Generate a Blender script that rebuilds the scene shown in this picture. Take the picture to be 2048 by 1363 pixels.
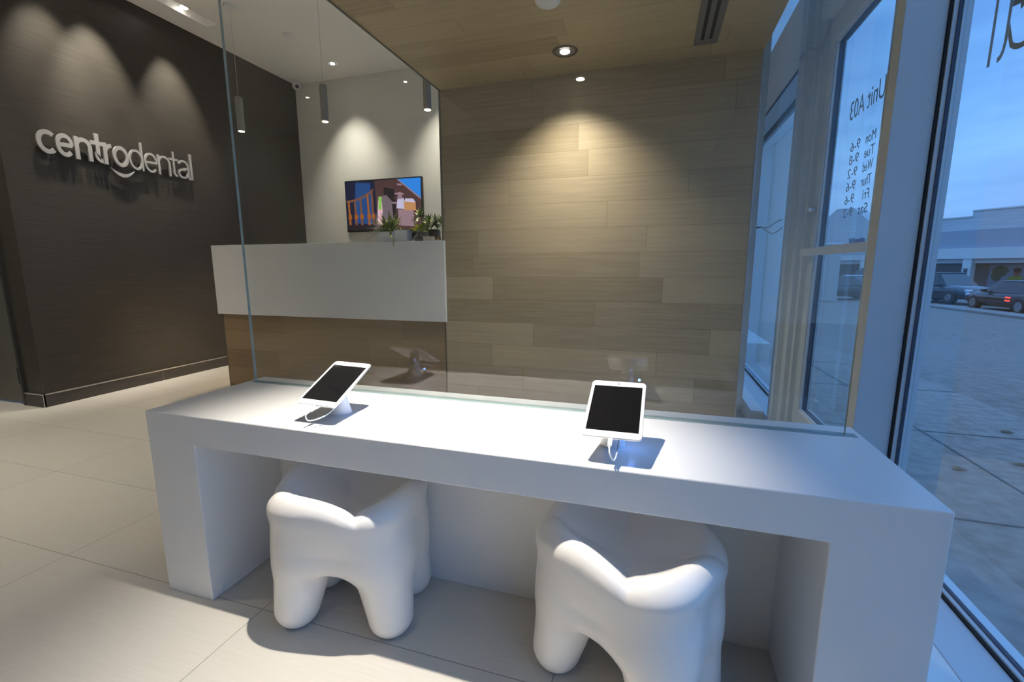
import bpy, bmesh, math, random
import numpy as np
from mathutils import Vector, Matrix
random.seed(7)
for o in list(bpy.data.objects): bpy.data.objects.remove(o)
sc = bpy.context.scene
C = sc.collection
PI = math.pi

# ---------------------------------------------------------------- camera
CAMP = Vector((1.38164, -0.88185, 0.97455))
yaw, pitch, roll = -0.302566, -0.162659, -0.002746
fw = Vector((math.sin(yaw)*math.cos(pitch), math.cos(yaw)*math.cos(pitch), math.sin(pitch)))
rt = Vector((math.cos(yaw), -math.sin(yaw), 0)); up = rt.cross(fw)
rt2 = rt*math.cos(roll) + up*math.sin(roll); up2 = -rt*math.sin(roll) + up*math.cos(roll)
cd = bpy.data.cameras.new('camera'); cam = bpy.data.objects.new('camera', cd); C.objects.link(cam)
cd.sensor_width = 36; cd.lens = 906.705*36/2048; cd.clip_start = .02; cd.clip_end = 300
M = Matrix((rt2, up2, -fw)).transposed().to_4x4(); M.translation = CAMP
cam.matrix_world = M
sc.camera = cam

# ---------------------------------------------------------------- colour management, world
sc.view_settings.view_transform = 'Standard'; sc.view_settings.look = 'None'
sc.view_settings.gamma = 1; sc.view_settings.use_curve_mapping = False
sc.view_settings.exposure = 0.4
sc.cycles.use_denoising = True
sc.cycles.max_bounces = 10; sc.cycles.diffuse_bounces = 6; sc.cycles.transparent_max_bounces = 24
sc.cycles.caustics_reflective = False; sc.cycles.caustics_refractive = False
sc.cycles.sample_clamp_indirect = 40.0

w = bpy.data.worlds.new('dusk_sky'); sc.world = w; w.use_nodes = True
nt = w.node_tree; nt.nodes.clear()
def N(nt, t, **k):
    n = nt.nodes.new(t)
    for a, b in k.items(): setattr(n, a, b)
    return n
def L(nt, a, b): nt.links.new(a, b)
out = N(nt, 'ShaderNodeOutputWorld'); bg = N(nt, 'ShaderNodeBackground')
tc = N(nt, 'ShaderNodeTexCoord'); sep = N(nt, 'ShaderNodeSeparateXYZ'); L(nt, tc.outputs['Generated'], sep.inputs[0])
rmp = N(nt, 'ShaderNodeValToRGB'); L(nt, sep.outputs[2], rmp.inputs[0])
els = rmp.color_ramp.elements
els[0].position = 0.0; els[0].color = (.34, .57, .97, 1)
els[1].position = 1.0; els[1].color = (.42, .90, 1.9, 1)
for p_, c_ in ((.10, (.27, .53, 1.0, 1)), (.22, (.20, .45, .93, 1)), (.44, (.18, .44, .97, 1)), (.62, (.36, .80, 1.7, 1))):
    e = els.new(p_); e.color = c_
mp = N(nt, 'ShaderNodeMapping'); mp.inputs['Scale'].default_value = (1.2, 1.2, 7)
L(nt, tc.outputs['Generated'], mp.inputs[0])
nz = N(nt, 'ShaderNodeTexNoise'); nz.inputs['Scale'].default_value = 2.2; nz.inputs['Detail'].default_value = 4
L(nt, mp.outputs[0], nz.inputs['Vector'])
r2 = N(nt, 'ShaderNodeValToRGB'); L(nt, nz.outputs[0], r2.inputs[0])
r2.color_ramp.elements[0].position = .38; r2.color_ramp.elements[0].color = (.72, .76, .82, 1)
r2.color_ramp.elements[1].position = .62; r2.color_ramp.elements[1].color = (1.08, 1.06, 1.03, 1)
mx = N(nt, 'ShaderNodeMix', data_type='RGBA', blend_type='MULTIPLY'); mx.inputs[0].default_value = 1
L(nt, rmp.outputs[0], mx.inputs[6]); L(nt, r2.outputs[0], mx.inputs[7])
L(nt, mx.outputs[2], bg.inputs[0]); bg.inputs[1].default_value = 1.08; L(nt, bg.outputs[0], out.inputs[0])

def spot(name, loc, target, power, size, blend=.6, color=(1, .93, .80), rad=.03):
    l = bpy.data.lights.new(name, 'SPOT'); l.energy = power; l.spot_size = math.radians(size); l.spot_blend = blend
    l.color = color; l.shadow_soft_size = rad
    o = bpy.data.objects.new(name, l); C.objects.link(o); o.location = loc
    d = Vector(target) - Vector(loc); o.rotation_euler = d.to_track_quat('-Z', 'Y').to_euler()
    return o
WARM = (1, .92, .78)
ZS, ZC = 2.073, 3.054          # wood soffit underside, white ceiling
# soffit downlights
spot('downlight_lamp_desk', (.87, .06, ZS-.012), (.87, .06, 0), 190, 61, 1.0, (1, .93, .82), .012)
spot('downlight_lamp_wall', (.885, 1.642, ZS-.012), (.885, 1.72, 0), 64, 112, 1.0, WARM)
spot('downlight_lamp_rear', (.907, -1.308, ZS-.012), (.907, -1.308, 0), 40, 80, .8, WARM)
# white ceiling downlights
YBW = 3.776
for i, (x, y, p) in enumerate([(-1.906, 3.34, 62), (-.75, 3.34, 68), (-2.937+.1, -3.43, 90), (-1.43, -3.37, 90),
                               (-1.43, -.55, 120), (-2.1, .75, 100), (-3.4, -.9, 80)]):
    if y > 3: spot('ceiling_lamp', (x, y, ZC-.012), (x, YBW, 1.5), p, 66, 1.0, WARM)
    else: spot('ceiling_lamp', (x, y, ZC-.012), (x, y, 0), p, 78, 1.0, WARM)
# wall-wash spots in the ceiling slot
SLOTY = [(2.25, 95), (1.68, 120), (1.40, 70), (.7, 40)]
for y, p in SLOTY:
    spot('slot_lamp', (-2.412, y, ZC+.010), (-2.70, y+.03, 2.15), p, 48, .9, (1, .93, .82), .02)

# ---------------------------------------------------------------- materials
def mat(name, col, rough=.5, metal=0., spec=.5, emit=None, es=1., coat=0.):
    m = bpy.data.materials.new(name); m.use_nodes = True
    b = m.node_tree.nodes['Principled BSDF']
    b.inputs['Base Color'].default_value = (*col, 1); b.inputs['Roughness'].default_value = rough
    b.inputs['Metallic'].default_value = metal; b.inputs['Specular IOR Level'].default_value = spec
    b.inputs['Coat Weight'].default_value = coat
    if emit: b.inputs['Emission Color'].default_value = (*emit, 1); b.inputs['Emission Strength'].default_value = es
    return m
def noisy(name, c1, c2, scale=(1, 1, 1), nscale=10, rough=.5, detail=4, bump=0., spec=.5, lo=.35, hi=.65):
    m = mat(name, c1, rough, spec=spec); nt = m.node_tree; b = nt.nodes['Principled BSDF']
    tc = N(nt, 'ShaderNodeTexCoord'); mp = N(nt, 'ShaderNodeMapping'); mp.inputs['Scale'].default_value = scale
    L(nt, tc.outputs['Object'], mp.inputs[0])
    nz = N(nt, 'ShaderNodeTexNoise'); nz.inputs['Scale'].default_value = nscale; nz.inputs['Detail'].default_value = detail
    L(nt, mp.outputs[0], nz.inputs['Vector'])
    r = N(nt, 'ShaderNodeValToRGB'); L(nt, nz.outputs[0], r.inputs[0])
    r.color_ramp.elements[0].position = lo; r.color_ramp.elements[0].color = (*c1, 1)
    r.color_ramp.elements[1].position = hi; r.color_ramp.elements[1].color = (*c2, 1)
    L(nt, r.outputs[0], b.inputs['Base Color'])
    if bump:
        bp = N(nt, 'ShaderNodeBump'); bp.inputs['Strength'].default_value = bump; bp.inputs['Distance'].default_value = .002
        L(nt, nz.outputs[0], bp.inputs['Height']); L(nt, bp.outputs[0], b.inputs['Normal'])
    return m
def math_(nt, op, a, b=None, c=None):
    n = N(nt, 'ShaderNodeMath', operation=op)
    for i, v in enumerate((a, b, c)):
        if v is None: continue
        if isinstance(v, (int, float)): n.inputs[i].default_value = v
        else: L(nt, v, n.inputs[i])
    return n.outputs[0]
def planks(name, rowaxis, H, Ln, row0=0., dark=(.31, .24, .15), light=(.54, .43, .28), tint=(.43, .345, .235)):
    """wood planks running along X; rowaxis 'Z' (wall) or 'Y' (ceiling)"""
    m = mat(name, light, .42, spec=.35); nt = m.node_tree; b = nt.nodes['Principled BSDF']
    tc = N(nt, 'ShaderNodeTexCoord'); sp = N(nt, 'ShaderNodeSeparateXYZ'); L(nt, tc.outputs['Object'], sp.inputs[0])
    r = math_(nt, 'DIVIDE', math_(nt, 'SUBTRACT', sp.outputs[rowaxis], row0), H)
    row = math_(nt, 'FLOOR', r); fr = math_(nt, 'FRACT', r)
    wn = N(nt, 'ShaderNodeTexWhiteNoise', noise_dimensions='1D'); L(nt, row, wn.inputs['W'])
    c = math_(nt, 'DIVIDE', math_(nt, 'ADD', sp.outputs['X'], math_(nt, 'MULTIPLY', wn.outputs[0], Ln*3)), Ln)
    col = math_(nt, 'FLOOR', c); fc = math_(nt, 'FRACT', c)
    cm = N(nt, 'ShaderNodeCombineXYZ'); L(nt, row, cm.inputs[0]); L(nt, col, cm.inputs[1])
    w2 = N(nt, 'ShaderNodeTexWhiteNoise', noise_dimensions='3D'); L(nt, cm.outputs[0], w2.inputs['Vector'])
    # grain
    sh = N(nt, 'ShaderNodeCombineXYZ')
    L(nt, math_(nt, 'ADD', math_(nt, 'MULTIPLY', sp.outputs['X'], 1.6), math_(nt, 'MULTIPLY', w2.outputs[0], 37)), sh.inputs[0])
    L(nt, math_(nt, 'MULTIPLY', sp.outputs[rowaxis], 42), sh.inputs[1])
    g = N(nt, 'ShaderNodeTexNoise'); g.inputs['Scale'].default_value = 1.6; g.inputs['Detail'].default_value = 6; g.inputs['Roughness'].default_value = .62
    L(nt, sh.outputs[0], g.inputs['Vector'])
    mxv = math_(nt, 'ADD', math_(nt, 'MULTIPLY', w2.outputs[0], .62), math_(nt, 'MULTIPLY', math_(nt, 'SUBTRACT', g.outputs[0], .5), 1.05))
    mxv = math_(nt, 'ADD', mxv, .16)
    rr = N(nt, 'ShaderNodeValToRGB'); L(nt, mxv, rr.inputs[0])
    e = rr.color_ramp.elements; e[0].position = 0; e[0].color = (*dark, 1); e[1].position = 1; e[1].color = (*light, 1)
    k = e.new(.5); k.color = (*tint, 1)
    # joints
    j1 = math_(nt, 'LESS_THAN', fr, .012); j2 = math_(nt, 'LESS_THAN', fc, .0022)
    j = math_(nt, 'MAXIMUM', j1, j2)
    mx = N(nt, 'ShaderNodeMix', data_type='RGBA'); L(nt, math_(nt, 'MULTIPLY', j, .55), mx.inputs[0]); L(nt, rr.outputs[0], mx.inputs[6]); mx.inputs[7].default_value = (.07, .05, .03, 1)
    L(nt, mx.outputs[2], b.inputs['Base Color'])
    bp = N(nt, 'ShaderNodeBump'); bp.inputs['Strength'].default_value = .12; bp.inputs['Distance'].default_value = .002
    L(nt, g.outputs[0], bp.inputs['Height']); L(nt, bp.outputs[0], b.inputs['Normal'])
    return m
def glassmat(name, tint=(.93, .97, .96), ior=1.5, boost=1.):
    m = bpy.data.materials.new(name); m.use_nodes = True; nt = m.node_tree; nt.nodes.clear()
    o = N(nt, 'ShaderNodeOutputMaterial'); t = N(nt, 'ShaderNodeBsdfTransparent'); t.inputs[0].default_value = (*tint, 1)
    g = N(nt, 'ShaderNodeBsdfGlossy'); g.inputs['Roughness'].default_value = 0.0; g.inputs[0].default_value = (1, 1, 1, 1)
    f = N(nt, 'ShaderNodeFresnel'); f.inputs[0].default_value = ior
    mx = N(nt, 'ShaderNodeMixShader'); geo = N(nt, 'ShaderNodeNewGeometry')
    front = math_(nt, 'SUBTRACT', 1.0, geo.outputs['Backfacing'])      # the pane reflects on its outer faces only
    L(nt, math_(nt, 'MULTIPLY', math_(nt, 'MULTIPLY', f.outputs[0], boost*1.6), front), mx.inputs[0])
    L(nt, t.outputs[0], mx.inputs[1]); L(nt, g.outputs[0], mx.inputs[2]); L(nt, mx.outputs[0], o.inputs[0])
    return m

MT = {}
MT['white'] = mat('white_solid_surface', (.80, .79, .77), .32)
MT['paint'] = mat('white_paint', (.74, .73, .69), .6)
MT['ceil'] = mat('ceiling_paint', (.88, .86, .81), .7)
MT['stool'] = mat('stool_plastic', (.83, .80, .76), .3)
MT['wood'] = planks('oak_planks_wall', 'Z', .148, 1.05, .02)
MT['woodc'] = planks('oak_planks_ceiling', 'Y', .148, 1.0, 1.925-.148*14, dark=(.34, .265, .155), light=(.58, .46, .28), tint=(.48, .385, .24))
MT['darkwall'] = noisy('dark_linear_laminate', (.038, .033, .026), (.054, .047, .037), (2, 1.2, 45), 3, .42, 4, .05)
MT['basetile'] = noisy('dark_base_tile', (.050, .045, .040), (.068, .060, .054), (1, 1, 8), 6, .4)
MT['metal'] = mat('brushed_aluminium', (.62, .61, .59), .35, 1.)
MT['signmetal'] = mat('sign_metal', (.46, .45, .43), .5, .35)
MT['trim'] = mat('grey_trim', (.22, .22, .21), .4, .6)
MT['edge'] = mat('glass_edge', (.24, .33, .33), .2, 0., .8)
MT['glass'] = glassmat('clear_glass', (.955, .975, .97), 1.5, 1.15)
MT['winglass'] = glassmat('window_glass', (.90, .95, .97), 1.5)
MT['frame'] = mat('window_frame_paint', (.56, .63, .68), .45)
MT['curb'] = mat('curb_paint', (.78, .74, .66), .5)
MT['black'] = mat('black_rubber', (.012, .012, .014), .5)
MT['gasket'] = mat('dark_gasket', (.05, .06, .10), .5)
MT['dooredge'] = mat('steel_grey_door', (.14, .135, .12), .4, .2)
MT['dframe'] = mat('dark_door_frame', (.035, .033, .03), .45)
MT['lamp'] = mat('lamp_lens', (1, 1, 1), .4, emit=(1, .95, .86), es=14)
MT['lampw'] = mat('pendant_lens', (1, 1, 1), .4, emit=(1, .80, .55), es=7)
MT['can'] = mat('dark_can', (.05, .05, .05), .4)
MT['pend'] = mat('pendant_grey', (.30, .29, .275), .38, .3)
MT['plastic'] = mat('white_plastic', (.82, .82, .82), .3)
MT['tabletw'] = mat('tablet_white', (.86, .86, .87), .22)
MT['alum'] = mat('tablet_aluminium', (.72, .73, .75), .3, .9)
MT['screen'] = mat('tablet_glass', (.006, .006, .007), .06)
MT['cable'] = mat('cable_white', (.8, .8, .82), .4)
MT['bluelens'] = mat('blue_led', (.2, .35, 1), .4, emit=(.12, .30, 1), es=3)

# floor tiles
def tilemat():
    m = mat('porcelain_tile', (.5, .47, .42), .36, spec=.4); nt = m.node_tree; b = nt.nodes['Principled BSDF']
    tc = N(nt, 'ShaderNodeTexCoord'); sp = N(nt, 'ShaderNodeSeparateXYZ'); L(nt, tc.outputs['Object'], sp.inputs[0])
    fx_ = math_(nt, 'DIVIDE', math_(nt, 'SUBTRACT', sp.outputs['X'], .343-.848*20), .848); fy_ = math_(nt, 'DIVIDE', math_(nt, 'SUBTRACT', sp.outputs['Y'], .016-.4175*20), .4175)
    fx, fy = math_(nt, 'FRACT', fx_), math_(nt, 'FRACT', fy_)
    j = math_(nt, 'MAXIMUM', math_(nt, 'LESS_THAN', fx, .0028), math_(nt, 'LESS_THAN', fy, .0056))
    cm = N(nt, 'ShaderNodeCombineXYZ'); L(nt, math_(nt, 'FLOOR', fx_), cm.inputs[0]); L(nt, math_(nt, 'FLOOR', fy_), cm.inputs[1])
    wn = N(nt, 'ShaderNodeTexWhiteNoise', noise_dimensions='3D'); L(nt, cm.outputs[0], wn.inputs['Vector'])
    mp = N(nt, 'ShaderNodeMapping'); mp.inputs['Scale'].default_value = (1.2, 40, 1); L(nt, tc.outputs['Object'], mp.inputs[0])
    g = N(nt, 'ShaderNodeTexNoise'); g.inputs['Scale'].default_value = 5; g.inputs['Detail'].default_value = 5; L(nt, mp.outputs[0], g.inputs['Vector'])
    v = math_(nt, 'ADD', math_(nt, 'MULTIPLY', g.outputs[0], .9), math_(nt, 'MULTIPLY', wn.outputs[0], .16))
    rr = N(nt, 'ShaderNodeValToRGB'); L(nt, v, rr.inputs[0]); e = rr.color_ramp.elements
    e[0].position = .25; e[0].color = (.53, .50, .45, 1); e[1].position = .85; e[1].color = (.60, .57, .515, 1)
    mx = N(nt, 'ShaderNodeMix', data_type='RGBA'); L(nt, math_(nt, 'MULTIPLY', j, .8), mx.inputs[0]); L(nt, rr.outputs[0], mx.inputs[6]); mx.inputs[7].default_value = (.16, .145, .125, 1)
    L(nt, mx.outputs[2], b.inputs['Base Color'])
    bp = N(nt, 'ShaderNodeBump'); bp.inputs['Strength'].default_value = .05; bp.inputs['Distance'].default_value = .001
    L(nt, g.outputs[0], bp.inputs['Height']); L(nt, bp.outputs[0], b.inputs['Normal'])
    return m
MT['tile'] = tilemat()

# ---------------------------------------------------------------- helpers
def wloc(p):
    v = Vector((0, 0, 0))
    while p is not None: v += p.location; p = p.parent
    return v
def obj(name, bm, m, parent=None, local=False, smooth=False, flatang=None):
    """link a bmesh as ONE mesh object; geometry given in world coords unless local"""
    me = bpy.data.meshes.new(name)
    if parent is not None and not local: bmesh.ops.translate(bm, verts=bm.verts, vec=-wloc(parent))
    bm.to_mesh(me); bm.free()
    for mm in (m if isinstance(m, (list, tuple)) else [m]): me.materials.append(mm)
    if smooth:
        for p in me.polygons: p.use_smooth = True
    if flatang is not None:
        me.shade_smooth() if hasattr(me, 'shade_smooth') else None
        try: me.set_sharp_from_angle(angle=math.radians(flatang))
        except Exception: pass
    o = bpy.data.objects.new(name, me); C.objects.link(o)
    if parent is not None: o.parent = parent
    return o
def thing(name, label, cat, loc=(0, 0, 0), rz=0, group=None):
    o = bpy.data.objects.new(name, None); C.objects.link(o); o.location = loc; o.rotation_euler = (0, 0, rz)
    o.empty_display_size = .05
    o['label'] = label; o['category'] = cat
    if group: o['group'] = group
    return o
def tag(o, label, cat, group=None):
    o['label'] = label; o['category'] = cat
    if group: o['group'] = group
    return o
def struct(name, bm, m, parent=None, **k):
    o = obj(name, bm, m, parent, **k)
    if parent is None: o['kind'] = 'structure'
    return o
def lab(o, s): o['label'] = s; return o
def copy_tree(o, parent=None):
    c = o.copy(); C.objects.link(c); c.parent = parent
    for ch in [q for q in bpy.data.objects if q.parent == o]: copy_tree(ch, c)
    return c
def box(bm, x0, x1, y0, y1, z0, z1, bev=0, seg=2, mi=0):
    r = bmesh.ops.create_cube(bm, size=1)
    for v in r['verts']:
        v.co = Vector(((x0+x1)/2 + v.co.x*(x1-x0), (y0+y1)/2 + v.co.y*(y1-y0), (z0+z1)/2 + v.co.z*(z1-z0)))
    fs = {f for v in r['verts'] for f in v.link_faces}
    for f in fs: f.material_index = mi
    if bev:
        es = list({e for v in r['verts'] for e in v.link_edges})
        bmesh.ops.bevel(bm, geom=es, offset=bev, segments=seg, affect='EDGES', profile=.5)
    return bm
def B(*a, **k): return box(bmesh.new(), *a, **k)
def cyl(bm, c, r, h, seg=32, r2=None, axis='Z', mi=0):
    R = Matrix.Identity(4)
    if axis == 'X': R = Matrix.Rotation(PI/2, 4, 'Y')
    if axis == 'Y': R = Matrix.Rotation(PI/2, 4, 'X')
    g = bmesh.ops.create_cone(bm, cap_ends=True, segments=seg, radius1=r, radius2=r if r2 is None else r2, depth=h, matrix=Matrix.Translation(c) @ R)
    for f in {f for v in g['verts'] for f in v.link_faces}: f.material_index = mi
    return bm
def lathe(bm, prof, c=(0, 0, 0), seg=32, cap=True, mi=0):
    rings = []
    for r, z in prof:
        rings.append([bm.verts.new((c[0]+r*math.cos(2*PI*i/seg), c[1]+r*math.sin(2*PI*i/seg), c[2]+z)) for i in range(seg)])
    for a, b in zip(rings, rings[1:]):
        for i in range(seg):
            f = bm.faces.new((a[i], a[(i+1) % seg], b[(i+1) % seg], b[i])); f.material_index = mi
    if cap:
        f = bm.faces.new(rings[0][::-1]); f.material_index = mi
        f = bm.faces.new(rings[-1]); f.material_index = mi
    return bm
def prism(bm, pts, axis, a, b, mi=0):
    """polygon pts (2D) extruded from a to b along axis: 'Y' pts=(x,z); 'Z' pts=(x,y); 'X' pts=(y,z)"""
    def P(p, t):
        return {'Y': (p[0], t, p[1]), 'Z': (p[0], p[1], t), 'X': (t, p[0], p[1])}[axis]
    A = [bm.verts.new(P(p, a)) for p in pts]; D = [bm.verts.new(P(p, b)) for p in pts]
    n = len(pts); fs = [bm.faces.new(A), bm.faces.new(D[::-1])]
    for i in range(n): fs.append(bm.faces.new((A[i], D[i], D[(i+1) % n], A[(i+1) % n])))
    for f in fs: f.material_index = mi
    bmesh.ops.recalc_face_normals(bm, faces=fs)
    return bm
def tube(bm, pts, r, seg=8, mi=0, taper=None):
    pts = [Vector(p) for p in pts]; rings = []
    for i, p in enumerate(pts):
        t = (pts[min(i+1, len(pts)-1)] - pts[max(i-1, 0)]).normalized()
        a = t.cross(Vector((0, 0, 1)))
        if a.length < 1e-3: a = t.cross(Vector((1, 0, 0)))
        a.normalize(); b = t.cross(a)
        rr = r if taper is None else r*taper[i]
        rings.append([bm.verts.new(p + (a*math.cos(2*PI*k/seg) + b*math.sin(2*PI*k/seg))*rr) for k in range(seg)])
    for A, D in zip(rings, rings[1:]):
        for k in range(seg):
            f = bm.faces.new((A[k], A[(k+1) % seg], D[(k+1) % seg], D[k])); f.material_index = mi
    bm.faces.new(rings[0][::-1]).material_index = mi; bm.faces.new(rings[-1]).material_index = mi
    bmesh.ops.recalc_face_normals(bm, faces=bm.faces)
    return bm
def smoothpath(ps, n=8):
    ps = [Vector(p) for p in ps]; o = []
    for i in range(len(ps)-1):
        p0, p1, p2, p3 = ps[max(i-1, 0)], ps[i], ps[i+1], ps[min(i+2, len(ps)-1)]
        for k in range(n):
            t = k/n
            o.append(.5*((2*p1)+(-p0+p2)*t+(2*p0-5*p1+4*p2-p3)*t*t+(-p0+3*p1-3*p2+p3)*t**3))
    o.append(ps[-1]); return o
def textbm(body, height, extrude, offset=0., xfit=None, shear=0., res=6, space=1.):
    """text as a bmesh in the XZ plane, baseline z=0, x from 0; scaled so 'x'-height = height; width fitted to xfit"""
    def mk(s):
        cu = bpy.data.curves.new('t', 'FONT'); cu.body = s; cu.size = 1; cu.offset = offset; cu.resolution_u = res; cu.shear = shear
        cu.space_character = space
        o = bpy.data.objects.new('t', cu); C.objects.link(o); dg = bpy.context.evaluated_depsgraph_get(); dg.update()
        me = bpy.data.meshes.new_from_object(o.evaluated_get(dg)); bpy.data.objects.remove(o); bpy.data.curves.remove(cu); return me
    mx = mk('x'); xh = max(v.co.y for v in mx.vertices); bpy.data.meshes.remove(mx)
    me = mk(body); bm = bmesh.new(); bm.from_mesh(me); bpy.data.meshes.remove(me)
    s = height/xh; x0 = min(v.co.x for v in bm.verts); x1 = max(v.co.x for v in bm.verts)
    sx = s if xfit is None else xfit/(x1-x0)
    for v in bm.verts: v.co = Vector(((v.co.x-x0)*sx, 0, v.co.y*s))
    bmesh.ops.remove_doubles(bm, verts=bm.verts, dist=1e-5)
    if extrude:
        g = bmesh.ops.extrude_face_region(bm, geom=list(bm.faces))
        bmesh.ops.translate(bm, verts=[q for q in g['geom'] if isinstance(q, bmesh.types.BMVert)], vec=(0, extrude, 0))
        bmesh.ops.recalc_face_normals(bm, faces=bm.faces)
    return bm
def arcp(cx, cy, rx, ry, a0, a1, n=20):
    return [(cx+rx*math.cos(math.radians(a0+(a1-a0)*i/n)), cy+ry*math.sin(math.radians(a0+(a1-a0)*i/n))) for i in range(n+1)]
def glyph(ch, w):
    """grotesque letter strokes in x-height units; returns (advance, [paths]) for stroke width w"""
    h = w/2; r = .5-h
    if ch == 'c': return .94, [arcp(.47, .5, .45-h, r, 48, 312, 26)]
    if ch == 'o': return 1.02, [arcp(.51, .5, .49-h, r, 0, 360, 36)]
    if ch == 'e': return .98, [[(.06+h, .5), (.94-h, .52)] , arcp(.49, .5, .45-h, r, 2, 318, 30)]
    if ch == 'n': return .98, [[(.10+h, 0), (.10+h, 1.0)], [(.10+h, .55)] + arcp(.48, .60, .38-h, .40-h, 172, 0, 14) + [(.86-h, 0)]]
    if ch == 't': return .58, [[(.20+h, 1.33), (.20+h, .28)] + arcp(.40+h*.6, .22+h, .20, .20, 180, 272, 8), [(.02, .98-h), (.54, .98-h)]]
    if ch == 'r': return .62, [[(.10+h, 0), (.10+h, 1.0)], [(.10+h, .50)] + arcp(.52, .52, .42-h, .47-h, 175, 88, 10)]
    if ch == 'd': return 1.04, [arcp(.48, .5, .44-h, r, 0, 360, 34), [(.92-h, 0), (.92-h, 1.40)]]
    if ch == 'a': return .96, [arcp(.46, .70, .36-h, .30-h, 165, 0, 12) + [(.82-h, .16+h)] + arcp(.94-h, .16, .11, .14, 200, 275, 5), arcp(.42, .27, .36-h, .27-h, 60, 318, 18) + [(.82-h, .36)], [(.82-h, .58), (.58, .545), (.42, .53)]]
    if ch == 'l': return .36, [[(.12+h, 0), (.12+h, 1.40)]]
def stroke_bm(paths, w, th):
    bm = bmesh.new(); h = w/2
    for p in paths:
        closed = (Vector(p[0])-Vector(p[-1])).length < 1e-5
        P_ = [Vector(q) for q in (p[:-1] if closed else p)]; n = len(P_); Lf, Rt = [], []
        for i in range(n):
            a = P_[(i-1) % n] if (closed or i > 0) else None; b = P_[(i+1) % n] if (closed or i < n-1) else None
            d1 = (P_[i]-a).normalized() if a is not None else None; d2 = (b-P_[i]).normalized() if b is not None else None
            d1 = d1 or d2; d2 = d2 or d1; t = (d1+d2).normalized(); nn = Vector((-t.y, t.x)); k = h/max(.5, nn.dot(Vector((-d1.y, d1.x))))
            Lf.append(P_[i]+nn*k); Rt.append(P_[i]-nn*k)
        F = [[bm.verts.new((q.x, y+paths.index(p)*.004, q.y)) for q in S_] for S_ in (Lf, Rt) for y in (0, th)]
        m_ = n if closed else n-1
        for i in range(m_):
            j = (i+1) % n
            bm.faces.new((F[0][i], F[0][j], F[2][j], F[2][i])); bm.faces.new((F[1][i], F[3][i], F[3][j], F[1][j]))
            bm.faces.new((F[0][i], F[1][i], F[1][j], F[0][j])); bm.faces.new((F[2][i], F[2][j], F[3][j], F[3][i]))
        if not closed:
            for i in (0, n-1): bm.faces.new((F[0][i], F[2][i], F[3][i], F[1][i]))
    bmesh.ops.recalc_face_normals(bm, faces=bm.faces)
    return bm
def word(body, w, th, xh, wid):
    tot = sum(glyph(c, w)[0] for c in body); x = 0; o = []
    for c in body:
        a, ps = glyph(c, w); bm = stroke_bm(ps, w, th/xh)
        for v in bm.verts: v.co = Vector(((x+v.co.x)*wid/tot, v.co.y*xh, v.co.z*xh))
        o.append(bm); x += a
    return o
# ================================================================ SETTING
XD, YW, YB = -2.696, 1.925, 3.776
FX0, FX1, FY0 = -5.2, 2.2, -4.6
FYW = -2.4      # near end where the big window is cut short; unseen wall beyond is added
struct('floor', B(FX0, 2.05, FY0, YB+.1, -.08, 0), MT['tile'])
# white ceiling with the recessed slot left open
bm = bmesh.new()
SX0, SX1, SY0, SY1 = -2.468, -2.345, -.6, 2.494
box(bm, FX0, SX0, FY0, YB+.1, ZC, ZC+.16); box(bm, SX1, 2.3, FY0, YB+.1, ZC, ZC+.16)
box(bm, SX0, SX1, FY0, SY0, ZC, ZC+.16); box(bm, SX0, SX1, SY1, YB+.1, ZC, ZC+.16); box(bm, SX0, SX1, SY0, SY1, ZC+.13, ZC+.16)
struct('ceiling', bm, MT['ceil'])
# wood soffit over the alcove
bm = bmesh.new(); box(bm, .033, 1.868, FY0, YW+.04, ZS, ZC, mi=0)
struct('trim_1', bm, MT['woodc'])
struct('trim_2', B(.025, .033, FY0, YW+.04, ZS-.004, ZS+.05), MT['trim'])
# walls
struct('wall_center', B(.033, 1.862, YW, YW+.04, 0, ZS), MT['wood'])
struct('wall_center_backing', B(.033, 1.862, YW+.04, YW+.10, 0, ZC), MT['paint'])
bm = B(1.862, 1.870, YW-.004, YW+.04, 0.0, ZS); struct('trim_3', bm, MT['metal'])
struct('trim_4', B(.022, .033, YW-.004, YW+.10, 1.146, ZS), MT['trim'])
struct('trim_5', B(1.872, 1.915, YW+.10, YW+.16, .155, ZC), MT['paint'])
struct('wall_left', B(XD-.19, XD, 1.09, YB+.1, 0, ZC), MT['darkwall'])
struct('wall_back', B(XD, 2.2, YB, YB+.1, 0, ZC), MT['paint'])
struct('wall_front', B(FX0, 2.2, FY0-.1, FY0, 0, ZC), MT['paint'])
struct('wall_entry', B(FX0-.1, FX0, FY0, 1.2, 0, ZC), MT['paint'])
struct('wall_side', B(FX0, -4.02, 1.10, 1.22, 0, ZC), MT['darkwall'])
struct('wall_side_header', B(-4.02, XD-.19, 1.10, 1.22, 2.12, ZC), MT['darkwall'])
# baseboards
def base_tile(name, x0, x1, y0, y1):
    return struct(name, B(x0, x1, y0, y1, 0, .088), MT['basetile'])
bb = base_tile('baseboard_left', XD, XD+.012, 1.078, YB)
obj('metal_edge', B(XD-.002, XD+.0135, 1.078, YB, .088, .0955), MT['metal'], bb)
bm = bmesh.new()
for y in (1.90, 2.78, 3.6): box(bm, XD+.002, XD+.0128, y, y+.003, 0, .088)
obj('grout_joint', bm, MT['trim'], bb)
bb = base_tile('baseboard_end', XD-.19, XD+.012, 1.078, 1.09)
obj('metal_edge', B(XD-.19, XD+.0135, 1.0765, 1.09, .088, .0955), MT['metal'], bb)
obj('corner_trim', B(XD+.0105, XD+.0138, 1.0762, 1.080, 0, .0955), MT['metal'], bb)
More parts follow.
